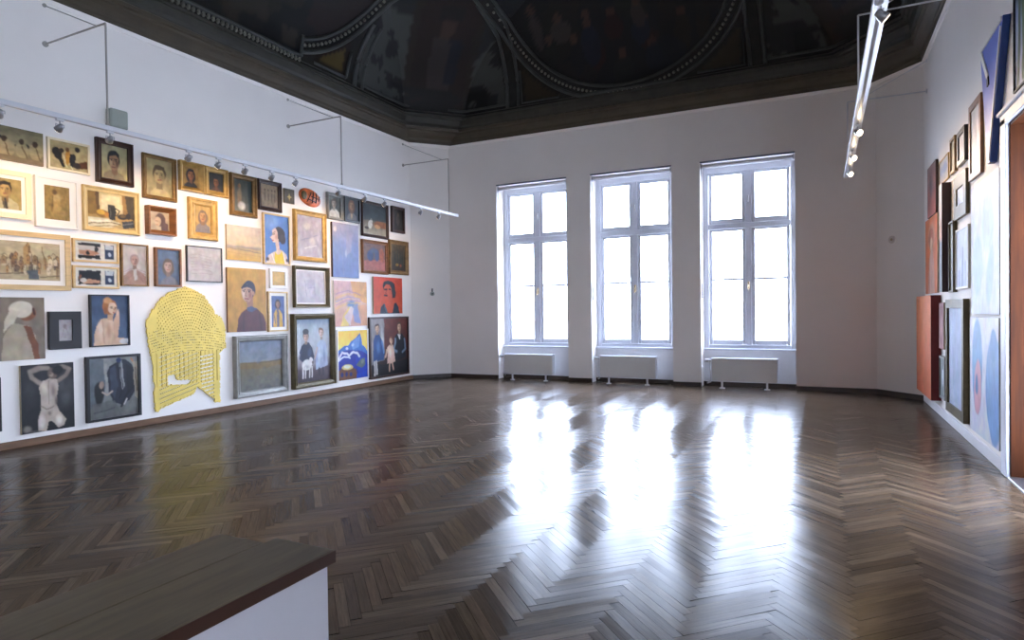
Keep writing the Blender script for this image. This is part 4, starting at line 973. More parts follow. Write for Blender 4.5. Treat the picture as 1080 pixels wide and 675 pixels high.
    for sg in (-1, 1):
        for off, r in ((2.22, .035), (2.0, .03)):
            rib('front', seq(lambda u: (FRONT_C + sg * (off - .10 * u), .06 + 1.75 * u)), r)
    for R_, r in ((2.1, .035), (1.86, .03)):
        rib('front', [p for p in seq(lambda u: (FRONT_C + R_ * math.sin((u - .5) * 3.4), 1.98 - R_ * math.cos((u - .5) * 3.4)), 60) if p[1] > .02], r)
    for sd in ('left', 'right'):
        for y0, r in ((8.26, .04), (8.46, .03)):
            rib(sd, seq(lambda u: (y0 + .06 * u, .04 + 1.2 * u)), r)
        rib(sd, seq(lambda u: (7.08, .12 + .36 * u), 8), .03)
        for R_, r in ((1.62, .03), (1.83, .035)):
            rib(sd, [p for p in seq(lambda u: (6.55 + R_ * math.sin(.3 + u * 1.5), 1.95 - R_ * math.cos(.3 + u * 1.5)), 40) if p[0] > 7.08], r)
        rib(sd, seq(lambda u: (.3 + 6.78 * u, .12), 20), .03)
        rib(sd, [(7.36, .12), (8.06, .12)], .025); rib(sd, [(8.06, .12), (8.1, .6)], .025)
        rib(sd, seq(lambda u: (8.46 + 1.45 * u, .13), 12), .025)
    for sg in (-1, 1):
        rib('front', seq(lambda u: (FRONT_C + sg * (2.22 + 1.15 * u), .13), 12), .025)
        rib('front', [(FRONT_C + sg * 1.2, .1), (FRONT_C + sg * 1.92, .1), (FRONT_C + sg * 1.9, .75)], .022)
    struct(b.build('trim_6', M['rib'], None, True))
    # bead mouldings
    b = MB()
    n = 96
    for sd in ('left', 'right'):
        for i in range(n):
            p = on_vault(sd, .4 + 6.65 * i / (n - 1), z_of(.05), .01); b.ball(p, (.026, .02, .04), 8, 5)
        for i in range(30):
            a = .3 + 1.5 * i / 29; s, t = 6.55 + 1.72 * math.sin(a), 1.95 - 1.72 * math.cos(a)
            if s > 7.1: b.ball(on_vault(sd, s, z_of(t), .01), .026, 8, 5)
    for i in range(84):
        a = (i / 83 - .5) * 3.4; s, t = FRONT_C + 1.98 * math.sin(a), 1.98 - 1.98 * math.cos(a)
        b.ball(on_vault('front', s, z_of(max(.03, t)), .01), .026, 8, 5)
    struct(b.build('trim_7', M['bead'], None, True))
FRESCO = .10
M['cornice'] = mat('olive_cornice_paint', (64, 55, 40), .6, vary=.2, scale=3)
M['frieze'] = mat('dark_frieze_paint', (44, 42, 33), .6, vary=.25, scale=6)
M['rib'] = mat('grey_moulding_paint', (48, 50, 47), .6, vary=.15)
M['bead'] = mat('pale_bead_paint', (104, 103, 92), .6, vary=.1)
M['fresco'] = attr_mat('fresco_paint', .6, .2, .3)

# ------------------------------------------------------------------ pictures
LEFT = 'pictures on the left wall'; RIGHT = 'pictures on the right wall'
def picture(wall, rect, D, art, label, frame=None, fw=.04, fm=None, mat_w=0.0, name=None, cat='painting', edge=None, res=None, seed=[100]):
    a0, a1, z0, z1 = rect
    seed[0] += 7
    w, h = a1 - a0, z1 - z0
    if wall == 'L': loc, rz = (XL + .001, (a0 + a1) / 2, z0), math.pi / 2
    else: loc, rz = (XR - .001, (a0 + a1) / 2, z0), -math.pi / 2
    grp = LEFT if wall == 'L' else RIGHT
    res = res or (.0072 if wall == 'L' else .011)
    if frame is None:
        A = Art(w, h, seed[0], res); art(A); A.finish(wall)
        o = art_plane(name or 'canvas_picture', w, h, A.img, None, 0, .002, None, D - .002, edge)
        o.location = loc; o.rotation_euler = (0, 0, rz)
        return tag(o, label, cat, grp)
    t = thing(name or 'framed_painting', label, cat, loc, rz, grp)
    prof, dc = profile(frame, D, fw)
    frame_mesh('frame', w, h, 0, prof, M[fm], t)
    b = MB(); b.box((-w / 2 + .004, -dc * .7, .004), (w / 2 - .004, -.001, h - .004)); b.build('backing_board', M['canvasedge'], t)
    iw, ih = w - 2 * fw, h - 2 * fw
    if mat_w:
        o = MB(); a = iw / 2 + .002; m2 = iw / 2 - mat_w
        zc0, zc1 = fw - .002, h - fw + .002; zi0, zi1 = fw + mat_w, h - fw - mat_w
        d = dc + .004
        V = [(-a, -d, zc0), (a, -d, zc0), (a, -d, zc1), (-a, -d, zc1)]; I = [(-m2, -d, zi0), (m2, -d, zi0), (m2, -d, zi1), (-m2, -d, zi1)]
        for j in range(4): o.quad(V[j], V[(j + 1) % 4], I[(j + 1) % 4], I[j])
        o.build('mount', M['board'], t)
        iw -= 2 * mat_w; ih -= 2 * mat_w
    A = Art(iw, ih, seed[0], res); art(A); A.finish(wall)
    art_plane('canvas' if cat == 'painting' else 'sheet', iw + .004, ih + .004, A.img, t, h / 2 - ih / 2 - .002, dc)
    return t

def build_left_pictures():
    P = picture
    P('L', (3.05, 3.734, 2.853, 3.189), .03, A_figures_hill, 'unframed tan canvas of pale seated figures before a dark hill, top left corner')
    P('L', (3.776, 4.197, 2.848, 3.177), .03, A_black_figures, 'tan painting of black figures in thin cream frame, left of dark framed man', 'flat', .022, 'cream')
    P('L', (4.263, 4.676, 2.797, 3.292), .06, A_dark_man, 'head of a dark haired man in a broad dark brown frame under the spotlight track', 'gold', .06, 'darkwood')
    P('L', (4.796, 5.227, 2.703, 3.237), .05, A_sepia_youth, 'sepia head of a young man in bronze frame, right of the dark framed man', 'gold', .05, 'golddark')
    P('L', (5.266, 5.61, 2.874, 3.246), .06, A_profile_woman_gold, 'small gilt framed head with long dark hair, top row between two other gold frames', 'box', .06, 'gold')
    P('L', (5.629, 5.99, 2.873, 3.249), .05, A_dark_head, 'small gilt framed very dark portrait, left of the tall gilt frame in the top row', 'gold', .07, 'gold')
    P('L', (6.022, 6.462, 2.66, 3.238), .06, A_green_nude, 'tall gilt framed dark green standing figure with white cloth, top row', 'gold', .07, 'golddark')
    P('L', (6.492, 6.926, 2.801, 3.242), .05, A_sepia_drawing, 'sepia group of figures in a dark wood frame, top row beside the tiny star picture', 'gold', .06, 'darkwood')
    P('L', (6.985, 7.188, 2.969, 3.186), .025, A_star, 'tiny unframed grey picture with a yellow star, left of the orange mask')
    P('L', (7.89, 8.26, 2.844, 3.278), .06, A_white_bust, 'silver framed portrait of a figure in white, right of the orange mask', 'gold', .05, 'silver')
    P('L', (8.293, 8.697, 2.856, 3.276), .05, A_dark_portrait, 'black framed dark portrait of a red haired figure, above the tall blue canvas', 'flat', .03, 'black')
    P('L', (8.743, 9.491, 2.654, 3.284), .05, A_horses, 'dark framed stormy landscape with white animals and brown barn, top row', 'gold', .05, 'darkwood')
    P('L', (9.596, 9.992, 2.81, 3.298), .05, A_dark_still, 'nearly black small painting, last of the top row near the window corner', 'flat', .05, 'darkwood')
    P('L', (8.736, 9.465, 2.004, 2.596), .05, A_red_blue_scene, 'brown framed scene of blue figures on red ground, under the stormy landscape', 'gold', .06, 'brown')
    P('L', (9.508, 10.106, 2.019, 2.664), .05, A_bottles, 'gilt framed dark still life with bottles, above right of the red portrait', 'gold', .08, 'golddark')
    P('L', (9.033, 9.891, 1.286, 1.953), .03, A_red_portrait, 'unframed bright orange red canvas with black haired woman, above the dark family group')
    P('L', (8.89, 10.062, .123, 1.227), .05, A_dark_family, 'large dark framed family of three on red brown ground, bottom right near the window corner', 'flat', .035, 'darkwood')
    P('L', (3.16, 3.611, 2.286, 2.756), .04, A_man_white, 'portrait of a man in pale jacket in cream frame, second row far left', 'flat', .05, 'cream', .035)
    P('L', (3.649, 4.062, 2.235, 2.757), .04, A_gold_nude, 'golden brown figure study in a white frame with wide white mount, second row', 'flat', .02, 'white', .065)
    P('L', (4.113, 4.746, 2.243, 2.743), .04, A_still_life, 'gold framed still life with a dark jug on a table', 'gold', .055, 'paleg')
    P('L', (4.825, 5.185, 2.276, 2.617), .08, A_woman_box, 'small deep brown box frame with a dark haired woman in profile', 'box', .06, 'brown')
    P('L', (5.386, 5.813, 2.276, 2.806), .05, A_gold_portrait, 'broad gilt frame around a small golden half portrait', 'wide', .095, 'gold')
    P('L', (5.952, 6.533, 2.05, 2.53), .025, A_beige_land, 'unframed pale beige landscape canvas, above the yellow portrait of a man')
    P('L', (6.572, 7.075, 2.026, 2.769), .04, A_blue_profile, 'woman in profile with yellow top on blue ground, thin light wood frame', 'flat', .022, 'lightwood')
    P('L', (7.159, 7.85, 2.118, 2.903), .06, A_pale_gold, 'pale lilac abstract in a gold frame, below the orange mask', 'gold', .075, 'gold')
    P('L', (7.989, 8.634, 1.903, 2.806), .04, A_blue_tall, 'tall unframed blue lilac canvas with brown edges, right of the gold framed lilac abstract', edge=M['darkwood'])
    P('L', (7.134, 7.883, 1.398, 2.04), .07, A_pale_print, 'whitish print in a deep bronze frame, above the children with a dog', 'box', .055, 'olive', .02, name='framed_print', cat='print')
    P('L', (3.10, 3.965, 1.579, 2.163), .05, A_city, 'large pale city view with a tower in a light wood frame, far left', 'flat', .05, 'lightwood', .05)
    P('L', (4.002, 4.494, 1.896, 2.148), .03, A_strip(True), 'upper of the two small wood frames each holding a wide and a narrow photograph', 'flat', .022, 'lightwood', name='framed_photograph', cat='photograph')
    P('L', (3.998, 4.492, 1.611, 1.857), .03, A_strip(False), 'lower of the two small wood frames each holding a wide and a narrow photograph', 'flat', .022, 'lightwood', name='framed_photograph', cat='photograph')
    P('L', (4.515, 4.838, 1.649, 2.14), .04, A_pale_man, 'pale drawing of a man in striped jacket in thin dark gold frame', 'flat', .018, 'golddark', name='framed_drawing', cat='drawing')
    P('L', (4.922, 5.262, 1.655, 2.127), .05, A_blue_head, 'grey blue half portrait in a thin brown frame, left of the black framed pale drawing', 'flat', .024, 'brown')
    P('L', (5.35, 5.876, 1.73, 2.191), .03, A_pale_drawing, 'pale grey drawing in a thin black frame, just above the yellow lattice relief', 'flat', .014, 'black', name='framed_drawing', cat='drawing')
    P('L', (3.15, 3.709, .875, 1.503), .03, A_scarf_woman, 'unframed canvas of a woman in white headscarf seen from behind, far left')
    P('L', (3.746, 4.058, .962, 1.359), .05, A_small_sketch, 'small pale sketch in a very wide black frame', 'flat', .088, 'black', name='framed_drawing', cat='drawing')
    P('L', (4.159, 4.596, .965, 1.544), .04, A_nude_back, 'blond nude woman looking over her shoulder on blue ground, thin black frame', 'flat', .014, 'black')
    P('L', (3.48, 3.977, .126, .818), .03, A_nude_torso, 'unframed dark canvas of a pale nude torso with raised arms, bottom row')
    P('L', (4.103, 4.708, .139, .862), .05, A_suit, 'black framed grey painting of a figure in dark suit jacket, left of yellow lattice', 'flat', .028, 'black')
    P('L', (2.85, 3.311, .192, .719), .03, A_black, 'dark canvas cut off by the left edge of the photo, bottom row', edge=M['maroon'])
    P('L', (5.945, 6.603, 1.063, 1.944), .03, A_yellow_man, 'unframed ochre yellow portrait of a man in red brown jumper', edge=M['brown'])
    P('L', (6.685, 7.011, 1.682, 1.968), .03, A_small_yellow, 'tiny plain yellow picture in a white frame, right of the yellow portrait', 'flat', .042, 'white')
    P('L', (6.638, 7.009, 1.048, 1.633), .04, A_small_blue, 'small blue picture of a woman in yellow, wood frame with white mount', 'flat', .022, 'lightwood', .042)
    P('L', (6.029, 6.964, .154, 1.006), .08, A_field, 'grey field landscape in a wide silver grey frame, bottom row below the yellow portrait', 'wide', .085, 'silver')
    P('L', (7.075, 7.978, .158, 1.301), .09, A_children_dog, 'children with a white dog in a deep dark bronze frame, bottom row', 'wide', .085, 'olive')
    P('L', (8.012, 8.844, 1.081, 1.845), .03, A_pink, 'unframed pink and orange abstract canvas with blue grey strokes', edge=M['white'])
    P('L', (8.074, 8.871, .155, 1.027), .03, A_blue_mountain, 'blue mountain under a yellow sky in a narrow white frame, bottom row', 'flat', .022, 'white')

def build_right_pictures():
    P = picture
    P('R', (8.9, 10.158, .173, 1.423), .105, A_orange_front, 'deep box canvas with salmon front and dark red side, low by the corner', edge=M['red'])
    P('R', (9.06, 9.71, 2.419, 3.055), .03, A_redbrown, 'unframed red brown canvas high on the right wall, nearest the window corner', edge=M['darkwood'])
    P('R', (8.297, 8.896, 2.692, 2.971), .02, A_greyblue, 'small grey blue painting with gold edge, right of the red brown canvas', 'flat', .012, 'gold')
    P('R', (9.029, 9.978, 1.455, 2.413), .02, A_orange_figure, 'unframed orange canvas with a pale figure, above the salmon box canvas', edge=M['canvasedge'])
    P('R', (8.239, 8.406, 1.448, 2.634), .086, A_narrow, 'narrow tall deep canvas with blackish maroon side, right of the orange figure', edge=M['maroon'])
    P('R', (7.897, 8.15, 1.438, 2.184), .041, A_olivepic, 'olive edged canvas partly hidden behind the narrow maroon one', 'flat', .02, 'olive')
    P('R', (7.291, 7.905, 2.171, 2.602), .032, A_skyglass, 'pale glazed picture in a broad olive bronze frame, below the row of small frames', 'flat', .13, 'olive')
    P('R', (7.844, 8.116, 2.682, 3.05), .033, A_greenpic, 'small gold framed picture right of the small grey blue painting', 'flat', .03, 'golddark')
    P('R', (7.319, 7.70, 2.684, 3.021), .036, A_palepic, 'small whitish picture in black frame, high between gold frame and brown frame', 'flat', .05, 'black')
    P('R', (6.694, 7.179, 2.448, 3.133), .027, A_palepic, 'whitish print in a brown frame, just left of the blue triangle', 'flat', .06, 'brown', name='framed_print', cat='print')
    P('R', (7.257, 7.87, 1.462, 2.068), .022, A_tower, 'pale blue city print with towers in white frame, left of upper white canvas', 'flat', .02, 'white', name='framed_print', cat='print')
    P('R', (6.074, 7.092, 1.222, 2.365), .023, A_white_blue, 'upper large white canvas with pale blue forms, by the door', edge=M['silver'])
    P('R', (6.061, 7.119, .159, 1.196), .03, A_blue_pink, 'lower large white canvas with blue and pink blobs, by the door near the floor', edge=M['silver'])
    P('R', (7.314, 8.282, .163, 1.362), .051, A_blue_lines, 'tall pale blue picture in a heavy dark brown frame, near the floor', 'flat', .09, 'olive')
    P('R', (8.50, 8.85, .225, .715), .032, A_greyprint, 'small grey framed print low beside the dark red box side', 'flat', .025, 'silver', name='framed_print', cat='print')
    P('R', (8.50, 8.82, .804, 1.334), .034, A_dustyred, 'small dusty red canvas squeezed behind the heavy dark brown frame')
    P('R', (4.3, 5.64, 2.80, 3.95), .03, A_palms, 'large painting of green foliage on blue and white, above the door', 'flat', .012, 'black')
    # blue shaped relief
    t = thing('shaped_relief', 'blue triangular wall relief with white inlaid lines, high on the right wall', 'relief', (XR - .001, 6.1, 2.44), -math.pi / 2, RIGHT)
    D = .05
    def L(y, z): return (-(y - 6.1), z - 2.44)
    pts = [L(5.81, 3.436), L(6.56, 3.43), L(6.32, 2.44), L(6.23, 2.44)]
    b = MB(); f = [(x, -D, z) for x, z in pts]; k = [(x, -.002, z) for x, z in pts]
    b.poly(f); b.poly(k[::-1])
    for i in range(4):
        j = (i + 1) % 4; b.quad(f[i], k[i], k[j], f[j], 1)
    b.build('panel', [M['blue'], M['bluedark']], t)
    def strip(name, a, c, w, m):
        s = MB(); (x0, z0), (x1, z1) = a, c; d = Vector((x1 - x0, z1 - z0)).normalized(); n = Vector((-d.y, d.x)) * w / 2
        q = [(x0 + n.x, z0 + n.y), (x1 + n.x, z1 + n.y), (x1 - n.x, z1 - n.y), (x0 - n.x, z0 - n.y)]
        s.poly([(x, -D - .008, z) for x, z in q])
        for i in range(4):
            (xa, za), (xb, zb) = q[i], q[(i + 1) % 4]
            s.quad((xa, -D - .008, za), (xb, -D - .008, zb), (xb, -D + .001, zb), (xa, -D + .001, za))
        s.build(name, M[m], t)
    strip('inlay_strip', L(5.87, 3.38), L(6.25, 2.46), .03, 'white')
    strip('inlay_strip', L(6.53, 3.42), L(6.28, 3.13), .05, 'white')
    strip('inlay_strip', L(5.84, 3.425), L(6.53, 3.42), .03, 'white')
    strip('notch', L(6.28, 3.13), L(6.27, 3.06), .05, 'black')

def build_mask():
    t = thing('wall_mask', 'oval orange and black carved mask, top row of the left wall', 'mask', (XL + .001, 7.53, 2.985), math.pi / 2, LEFT)
    b = MB(); nu, nv = 40, 12; cz = .14
    def P(u, r):
        a = 2 * math.pi * u; x = .235 * r * math.cos(a); z = cz + .138 * r * math.sin(a) - .12 * x
        return (x, -.004 - .055 * math.sqrt(max(0, 1 - r * r)), z)
    V = [P(0, 0)]; C = []
    for i in range(1, nv + 1):
        for j in range(nu): V.append(P(j / nu, i / nv))
    b.v = V
    for j in range(nu): b.f.append((0, 1 + j, 1 + (j + 1) % nu)); b.mi.append(0)
    for i in range(nv - 1):
        for j in range(nu):
            a = 1 + i * nu; c = a + nu; j2 = (j + 1) % nu
            b.f.append((a + j, c + j, c + j2, a + j2)); b.mi.append(0)
    o = b.build('mask_face', M['maskface'], t, True)
    b = MB()
    for x0, z0, x1, z1 in ((-.1, .06, -.02, .22), (.0, .05, .03, .24), (.08, .06, .1, .22), (-.02, .15, .14, .13), (.14, .1, .19, .18), (-.06, .1, .1, .07)):
        n = 6; b.tube([(x0 + (x1 - x0) * i / n, -.008 - .055 * math.sqrt(max(.02, 1 - ((x0 + (x1 - x0) * i / n) / .235) ** 2 - (((z0 + (z1 - z0) * i / n) - cz + .12 * x0) / .138) ** 2)), z0 + (z1 - z0) * i / n) for i in range(n + 1)], .007, 6)
    b.build('carved_line', M['black'], t, True)
    b = MB(); b.ball((-.16, -.045, .155), (.06, .02, .07), 14, 8); b.build('eye_patch', M['olive'], t, True)
M['maskface'] = mat('orange_lacquer', (190, 98, 52), .4, vary=.6, scale=14)

def build_lattice():
    """yellow openwork relief: a filled outline pierced by rows of slots"""
    out = [(5.334, 1.669), (5.444, 1.629), (5.606, 1.545), (5.704, 1.414), (5.753, 1.31), (5.839, 1.279), (5.907, 1.142), (5.904, 1.021), (5.918, .869), (5.811, .8), (5.806, .141), (5.726, .152), (5.71, .199), (5.529, .339), (5.465, .39), (5.414, .295), (4.954, .175), (4.939, .136), (4.897, .156), (4.889, .441), (4.881, .712), (4.83, .958), (4.81, 1.093), (4.802, 1.226), (4.866, 1.333), (4.984, 1.509), (5.133, 1.594), (5.256, 1.638)]
    hole = [(5.066, .573), (5.17, .563), (5.175, .506), (5.386, .485), (5.353, .431), (5.063, .449)]
    y0, y1, z0, z1 = 4.79, 5.93, .125, 1.68
    s = .0065; nx = int((y1 - y0) / s); nz = int((z1 - z0) / s)
    gy, gz = np.meshgrid(y0 + (np.arange(nx) + .5) * s, z0 + (np.arange(nz) + .5) * s)
    def inside(p):
        r = np.zeros(gy.shape, bool)
        for i in range(len(p)):
            (a, b), (c, d) = p[i], p[(i + 1) % len(p)]
            if b == d: continue
            r ^= ((b > gz) != (d > gz)) & (gy < (c - a) * (gz - b) / (d - b) + a)
        return r
    fy = .022 * vnoise(nx, nz, 60, 80, 5) + .012 * vnoise(nx, nz, 25, 30, 8); gy0, gz0 = gy, gz
    gy = gy + fy; gz = gz + .02 * vnoise(nx, nz, 60, 80, 6)
    m = inside(out) & ~inside(hole)
    gy, gz = gy0, gz0
    cy = 5.36
    # dome: curved bands of small arched openings fanning from the crown
    rr = np.hypot((gy - cy) * 1.0, (gz - .9)); th = np.arctan2(gy - cy, gz - .9)
    band = np.mod(rr, .036); colm = np.mod(th * rr / .036 + (np.floor(rr / .036) % 2) * .5, 1.0)
    dome = (gz > 1.12) & (band > .013) & (band < .025) & (colm > .36) & (colm < .66) & (np.abs(gy - cy) < .42)
    # ribbed belly: horizontal slots that sag in the middle
    sag = gz + .25 * (gy - cy) ** 2
    belly = (gz <= 1.12) & (gz > .84) & (np.mod(sag, .034) < .009) & (np.mod(gy + .04 * np.floor(sag / .042), .16) > .05)
    # legs: ladder rungs right, slanting slats left
    leg = (gz < .8) & (gy > 5.5) & (np.mod(gz - .12 * (gy - 5.5), .05) < .018) & (gy > 5.53) & (gy < 5.72)
    slat = (gz <= .84) & (gy < 5.5) & (np.mod(gz - .26 * (gy - 4.9), .055) < .010) & (gy > 4.95)
    vert = (gz > .44) & (gz < .84) & (np.mod(gy, .06) < .009)
    rim = ~(np.roll(m, 2, 0) & np.roll(m, -2, 0) & np.roll(m, 2, 1) & np.roll(m, -2, 1))
    belly &= np.mod(gy * 40, 1) > .3
    m &= ~((dome | belly | leg | slat | vert) & ~rim)
    b = MB(); d = .022; ids = {}
    def vid(i, j, f):
        k = (i, j, f)
        if k not in ids:
            ids[k] = len(b.v); b.v.append((i * s - (y1 - y0) / 2, -d if f else -.004, j * s))
        return ids[k]
    for j in range(nz):
        for i in range(nx):
            if not m[j, i]: continue
            b.f.append((vid(i, j, 1), vid(i + 1, j, 1), vid(i + 1, j + 1, 1), vid(i, j + 1, 1))); b.mi.append(0)
            for di, dj, e in ((-1, 0, ((0, 0), (0, 1))), (1, 0, ((1, 1), (1, 0))), (0, -1, ((1, 0), (0, 0))), (0, 1, ((0, 1), (1, 1)))):
                ii, jj = i + di, j + dj
                if 0 <= ii < nx and 0 <= jj < nz and m[jj, ii]: continue
                (a, c), (p, q) = e
                b.f.append((vid(i + a, j + c, 1), vid(i + a, j + c, 0), vid(i + p, j + q, 0), vid(i + p, j + q, 1))); b.mi.append(0)
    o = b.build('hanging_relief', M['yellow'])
    o.location = (XL + .001, (y0 + y1) / 2, z0); o.rotation_euler = (0, 0, math.pi / 2)
    tag(o, 'yellow openwork relief shaped like a domed chair on the left wall', 'relief', LEFT)

# ------------------------------------------------------------------ lighting tracks
def build_track(xr_, y0, y1, z, ys, side, label, zb=4.135):
    wallx = XL if side < 0 else XR
    hw = .026 if side < 0 else .042
    t = thing('lighting_track', label, 'lighting track', (xr_, y0, z))
    b = MB(); b.box((-hw, 0, -.02), (hw, y1 - y0, .025), bevel=.004); b.build('rail', M['metalw'], t)
    b = MB(); b.box((-.012, .02, -.0215), (.012, y1 - y0 - .02, -.019)); b.build('conductor_slot', M['steel'], t)
    b = MB(); b.box((-hw - .003, -.05, -.024), (hw + .003, 0, .028), bevel=.004); b.box((-hw - .003, y1 - y0, -.024), (hw + .003, y1 - y0 + .09, .028), bevel=.004); b.build('end_cap', M['metalw'], t)
    for y in ys:
        yy = y - y0; dx = wallx - xr_
        b = MB(); b.tube([(0, yy, .02), (0, yy, zb - z)], .009, 8); b.tube([(0, yy, .02), (0, yy, .05)], .018, 8)
        b.tube([(0, yy, zb - z), (dx, yy, zb - z)], .009, 8)
        b.tube([(dx * .14, yy, zb - z + .004), (dx, yy, zb - z + .40)], .006, 6)
        b.tube([(dx - (.012 if dx > 0 else -.012), yy, zb - z + .40), (dx, yy, zb - z + .40)], .02, 10)
        b.tube([(dx - (.012 if dx > 0 else -.012), yy, zb - z), (dx, yy, zb - z)], .03, 10)
        b.build('wall_bracket', M['rod'] if side < 0 else M['metalw'], t)
    return t

def spot(x, y, z, side, label, group, lit, aim_z, power, yaw=0.0, size=84):
    """small gimbal spotlight under the track: adapter, stem, yoke, head with open ring, bulb"""
    t = thing('spotlight', label, 'spotlight', (x, y, z - .021), 0, group); t.scale = (.72,) * 3
    b = MB(); b.box((-.02, -.045, -.028), (.02, .045, -.001), bevel=.004); b.build('adapter', M['metalw'], t)
    b = MB(); b.tube([(0, 0, -.028), (0, 0, -.075)], .007, 8); b.build('stem', M['steel'], t)
    tgt = Vector((side * 1.02, yaw, aim_z - z)); d = (tgt - Vector((0, 0, -.105))).normalized()
    c = Vector((0, 0, -.105))
    u = d.cross(Vector((0, 0, 1))).normalized()
    b = MB(); b.tube([c - u * .052, c - u * .052 + Vector((0, 0, .035)), Vector((0, 0, -.075)), c + u * .052 + Vector((0, 0, .035)), c + u * .052], .005, 6); b.build('yoke', M['steel'], t)
    b = MB(); b.tube([c - d * .05, c - d * .045, c - d * .01, c + d * .045, c + d * .05], [.012, .024, .038, .05, .047], 16); b.build('lamp_head', M['steel'], t, True)
    b = MB(); b.tube([c + d * .0505, c + d * .056], [.044, .040], 16); b.build('lamp_face', M['bulbwarm'] if lit else M['bulbdim'], t)
    if power:
        l = bpy.data.lights.new('spot_beam', 'SPOT'); l.energy = power; l.color = SPOTCOL; l.spot_size = math.radians(size); l.spot_blend = .75; l.shadow_soft_size = .03
        o = bpy.data.objects.new('spot_beam', l); COL.objects.link(o); o.parent = t
        o.location = c + d * .065; o.rotation_euler = d.to_track_quat('-Z', 'Y').to_euler()
    return t
SPOTCOL = (1.0, .68, .36)
SPOT_W = 30

def build_lights():
    XT, ZT = -6.20, 3.12
    build_track(XT, 2.2, 10.22, ZT, (3.79, 7.11, 10.02), -1, 'long white lighting track along the left wall above the pictures')
    info = [(2.89, 'at the left edge of the photo'), (3.36, 'in front of the tan painting of black figures'), (3.81, 'in front of the dark framed man'), (4.66, 'in front of the long haired gilt framed head'),
            (5.04, 'in front of the small gilt framed very dark portrait'), (5.41, 'in front of the tall gilt framed green figure'), (5.82, 'in front of the dark framed sepia group'), (6.22, 'in front of the tiny star picture'),
            (7.04, 'in front of the silver framed portrait'), (7.62, 'left of the stormy landscape'), (8.10, 'at the top right of the stormy landscape'), (9.10, 'second from the window corner'), (9.67, 'last by the window corner')]
    for i, (y, w) in enumerate(info):
        spot(XT, y, ZT, -1, 'silver spotlight on the left track ' + w, 'spotlights on the left track', False, (2.4, 2.3, 2.45)[i % 3], SPOT_W * (.35 if y > 8.9 else 1), (.15, -.1, .2)[i % 3])
    XT2, ZT2 = .33, 3.16
    build_track(XT2, 3.4, 10.1, ZT2, (7.05, 9.95), 1, 'white lighting track along the right wall, seen from below')
    ys = [(4.45, 'nearest, at the top edge of the photo'), (7.3, 'upper of the three glowing ones'), (8.5, 'middle of the three glowing ones'), (9.5, 'lowest glowing one at the far end')]
    for y, w in ys:
        spot(XT2, y, ZT2, 1, 'silver spotlight on the right track, ' + w, 'spotlights on the right track', y > 7, 2.2, SPOT_W * 1.5, -1.3 if y > 7 else .3)

# ------------------------------------------------------------------ small fittings and the parapet
def build_fittings():
    t = thing('control_box', 'grey green box on the left wall above the lighting track', 'box', (XL + .001, 4.49, 3.43), math.pi / 2)
    b = MB(); b.box((-.1, -.1, 0), (.1, -.001, .21), bevel=.012); b.build('housing', M['greyplastic'], t)
    b = MB(); b.box((-.085, -.106, .02), (.085, -.1, .19), bevel=.003); b.build('cover', M['greyplastic'], t)
    d = Vector((CX, CY)).normalized(); n = Vector((CY, -CX)).normalized()
    p = Vector((XL, YF - CY)) + d * .42
    t = thing('wall_thermostat', 'small grey pear shaped device on the cut corner left of the windows', 'thermostat', (p.x, p.y, 1.62), math.atan2(d.y, d.x))
    b = MB(); b.tube([(0, -.002, .045), (0, -.03, .045)], .042, 16); b.build('housing', M['greyplastic'], t)
    b = MB(); b.box((-.012, -.026, .08), (.012, -.002, .15), bevel=.004); b.ball((0, -.03, .045), (.018, .012, .018)); b.build('knob', M['darkmetal'], t)
    d = Vector((CX, -CY)).normalized(); p = Vector((XR - CX, YF)) + d * .28
    t = thing('wall_socket', 'small pinkish round cover on the cut corner right of the windows', 'socket', (p.x, p.y, 2.2), math.atan2(d.y, d.x))
    b = MB(); b.tube([(0, -.001, .06), (0, -.018, .06)], .055, 18); b.build('cover', M['plastic'], t)
    b = MB(); b.tube([(0, -.018, .06), (0, -.022, .06)], .02, 12); b.build('button', M['canvasedge'], t)
    # parapet in the foreground
    x0, x1, y0, y1 = -1.40, -1.035, -1.2, 1.118
    t = thing('parapet', 'white parapet with a dark wooden two board top in the left foreground', 'parapet', (x1, y1, 0))
    b = MB(); b.box((x0 + .03 - x1, y0 - y1, 0), (-.0, -.0, .718), bevel=.003); b.build('body', M['parapet'], t)
    b = MB(); b.box((-.178, y0 - y1, .718), (.012, .012, .75), bevel=.004); b.build('top_board', M['topwood'], t)
    b = MB(); b.box((.0121, y0 - y1, .720), (.0135, .011, .7485)); b.build('edge_strip', M['edgewood'], t)
    b = MB(); b.box((-.335, y0 - y1, .715), (-.1815, -.02, .748), bevel=.004); b.build('top_board', M['topwood'], t)
M['parapet'] = mat('white_parapet_paint', (186, 182, 184), .7, vary=.02)
M['edgewood'] = mat('red_brown_edge_wood', (52, 28, 16), .5, vary=.2)
M['topwood'] = mat('dark_stained_wood', (82, 72, 54), .5, vary=.3, scale=5, stretch=(10, 1, 10))

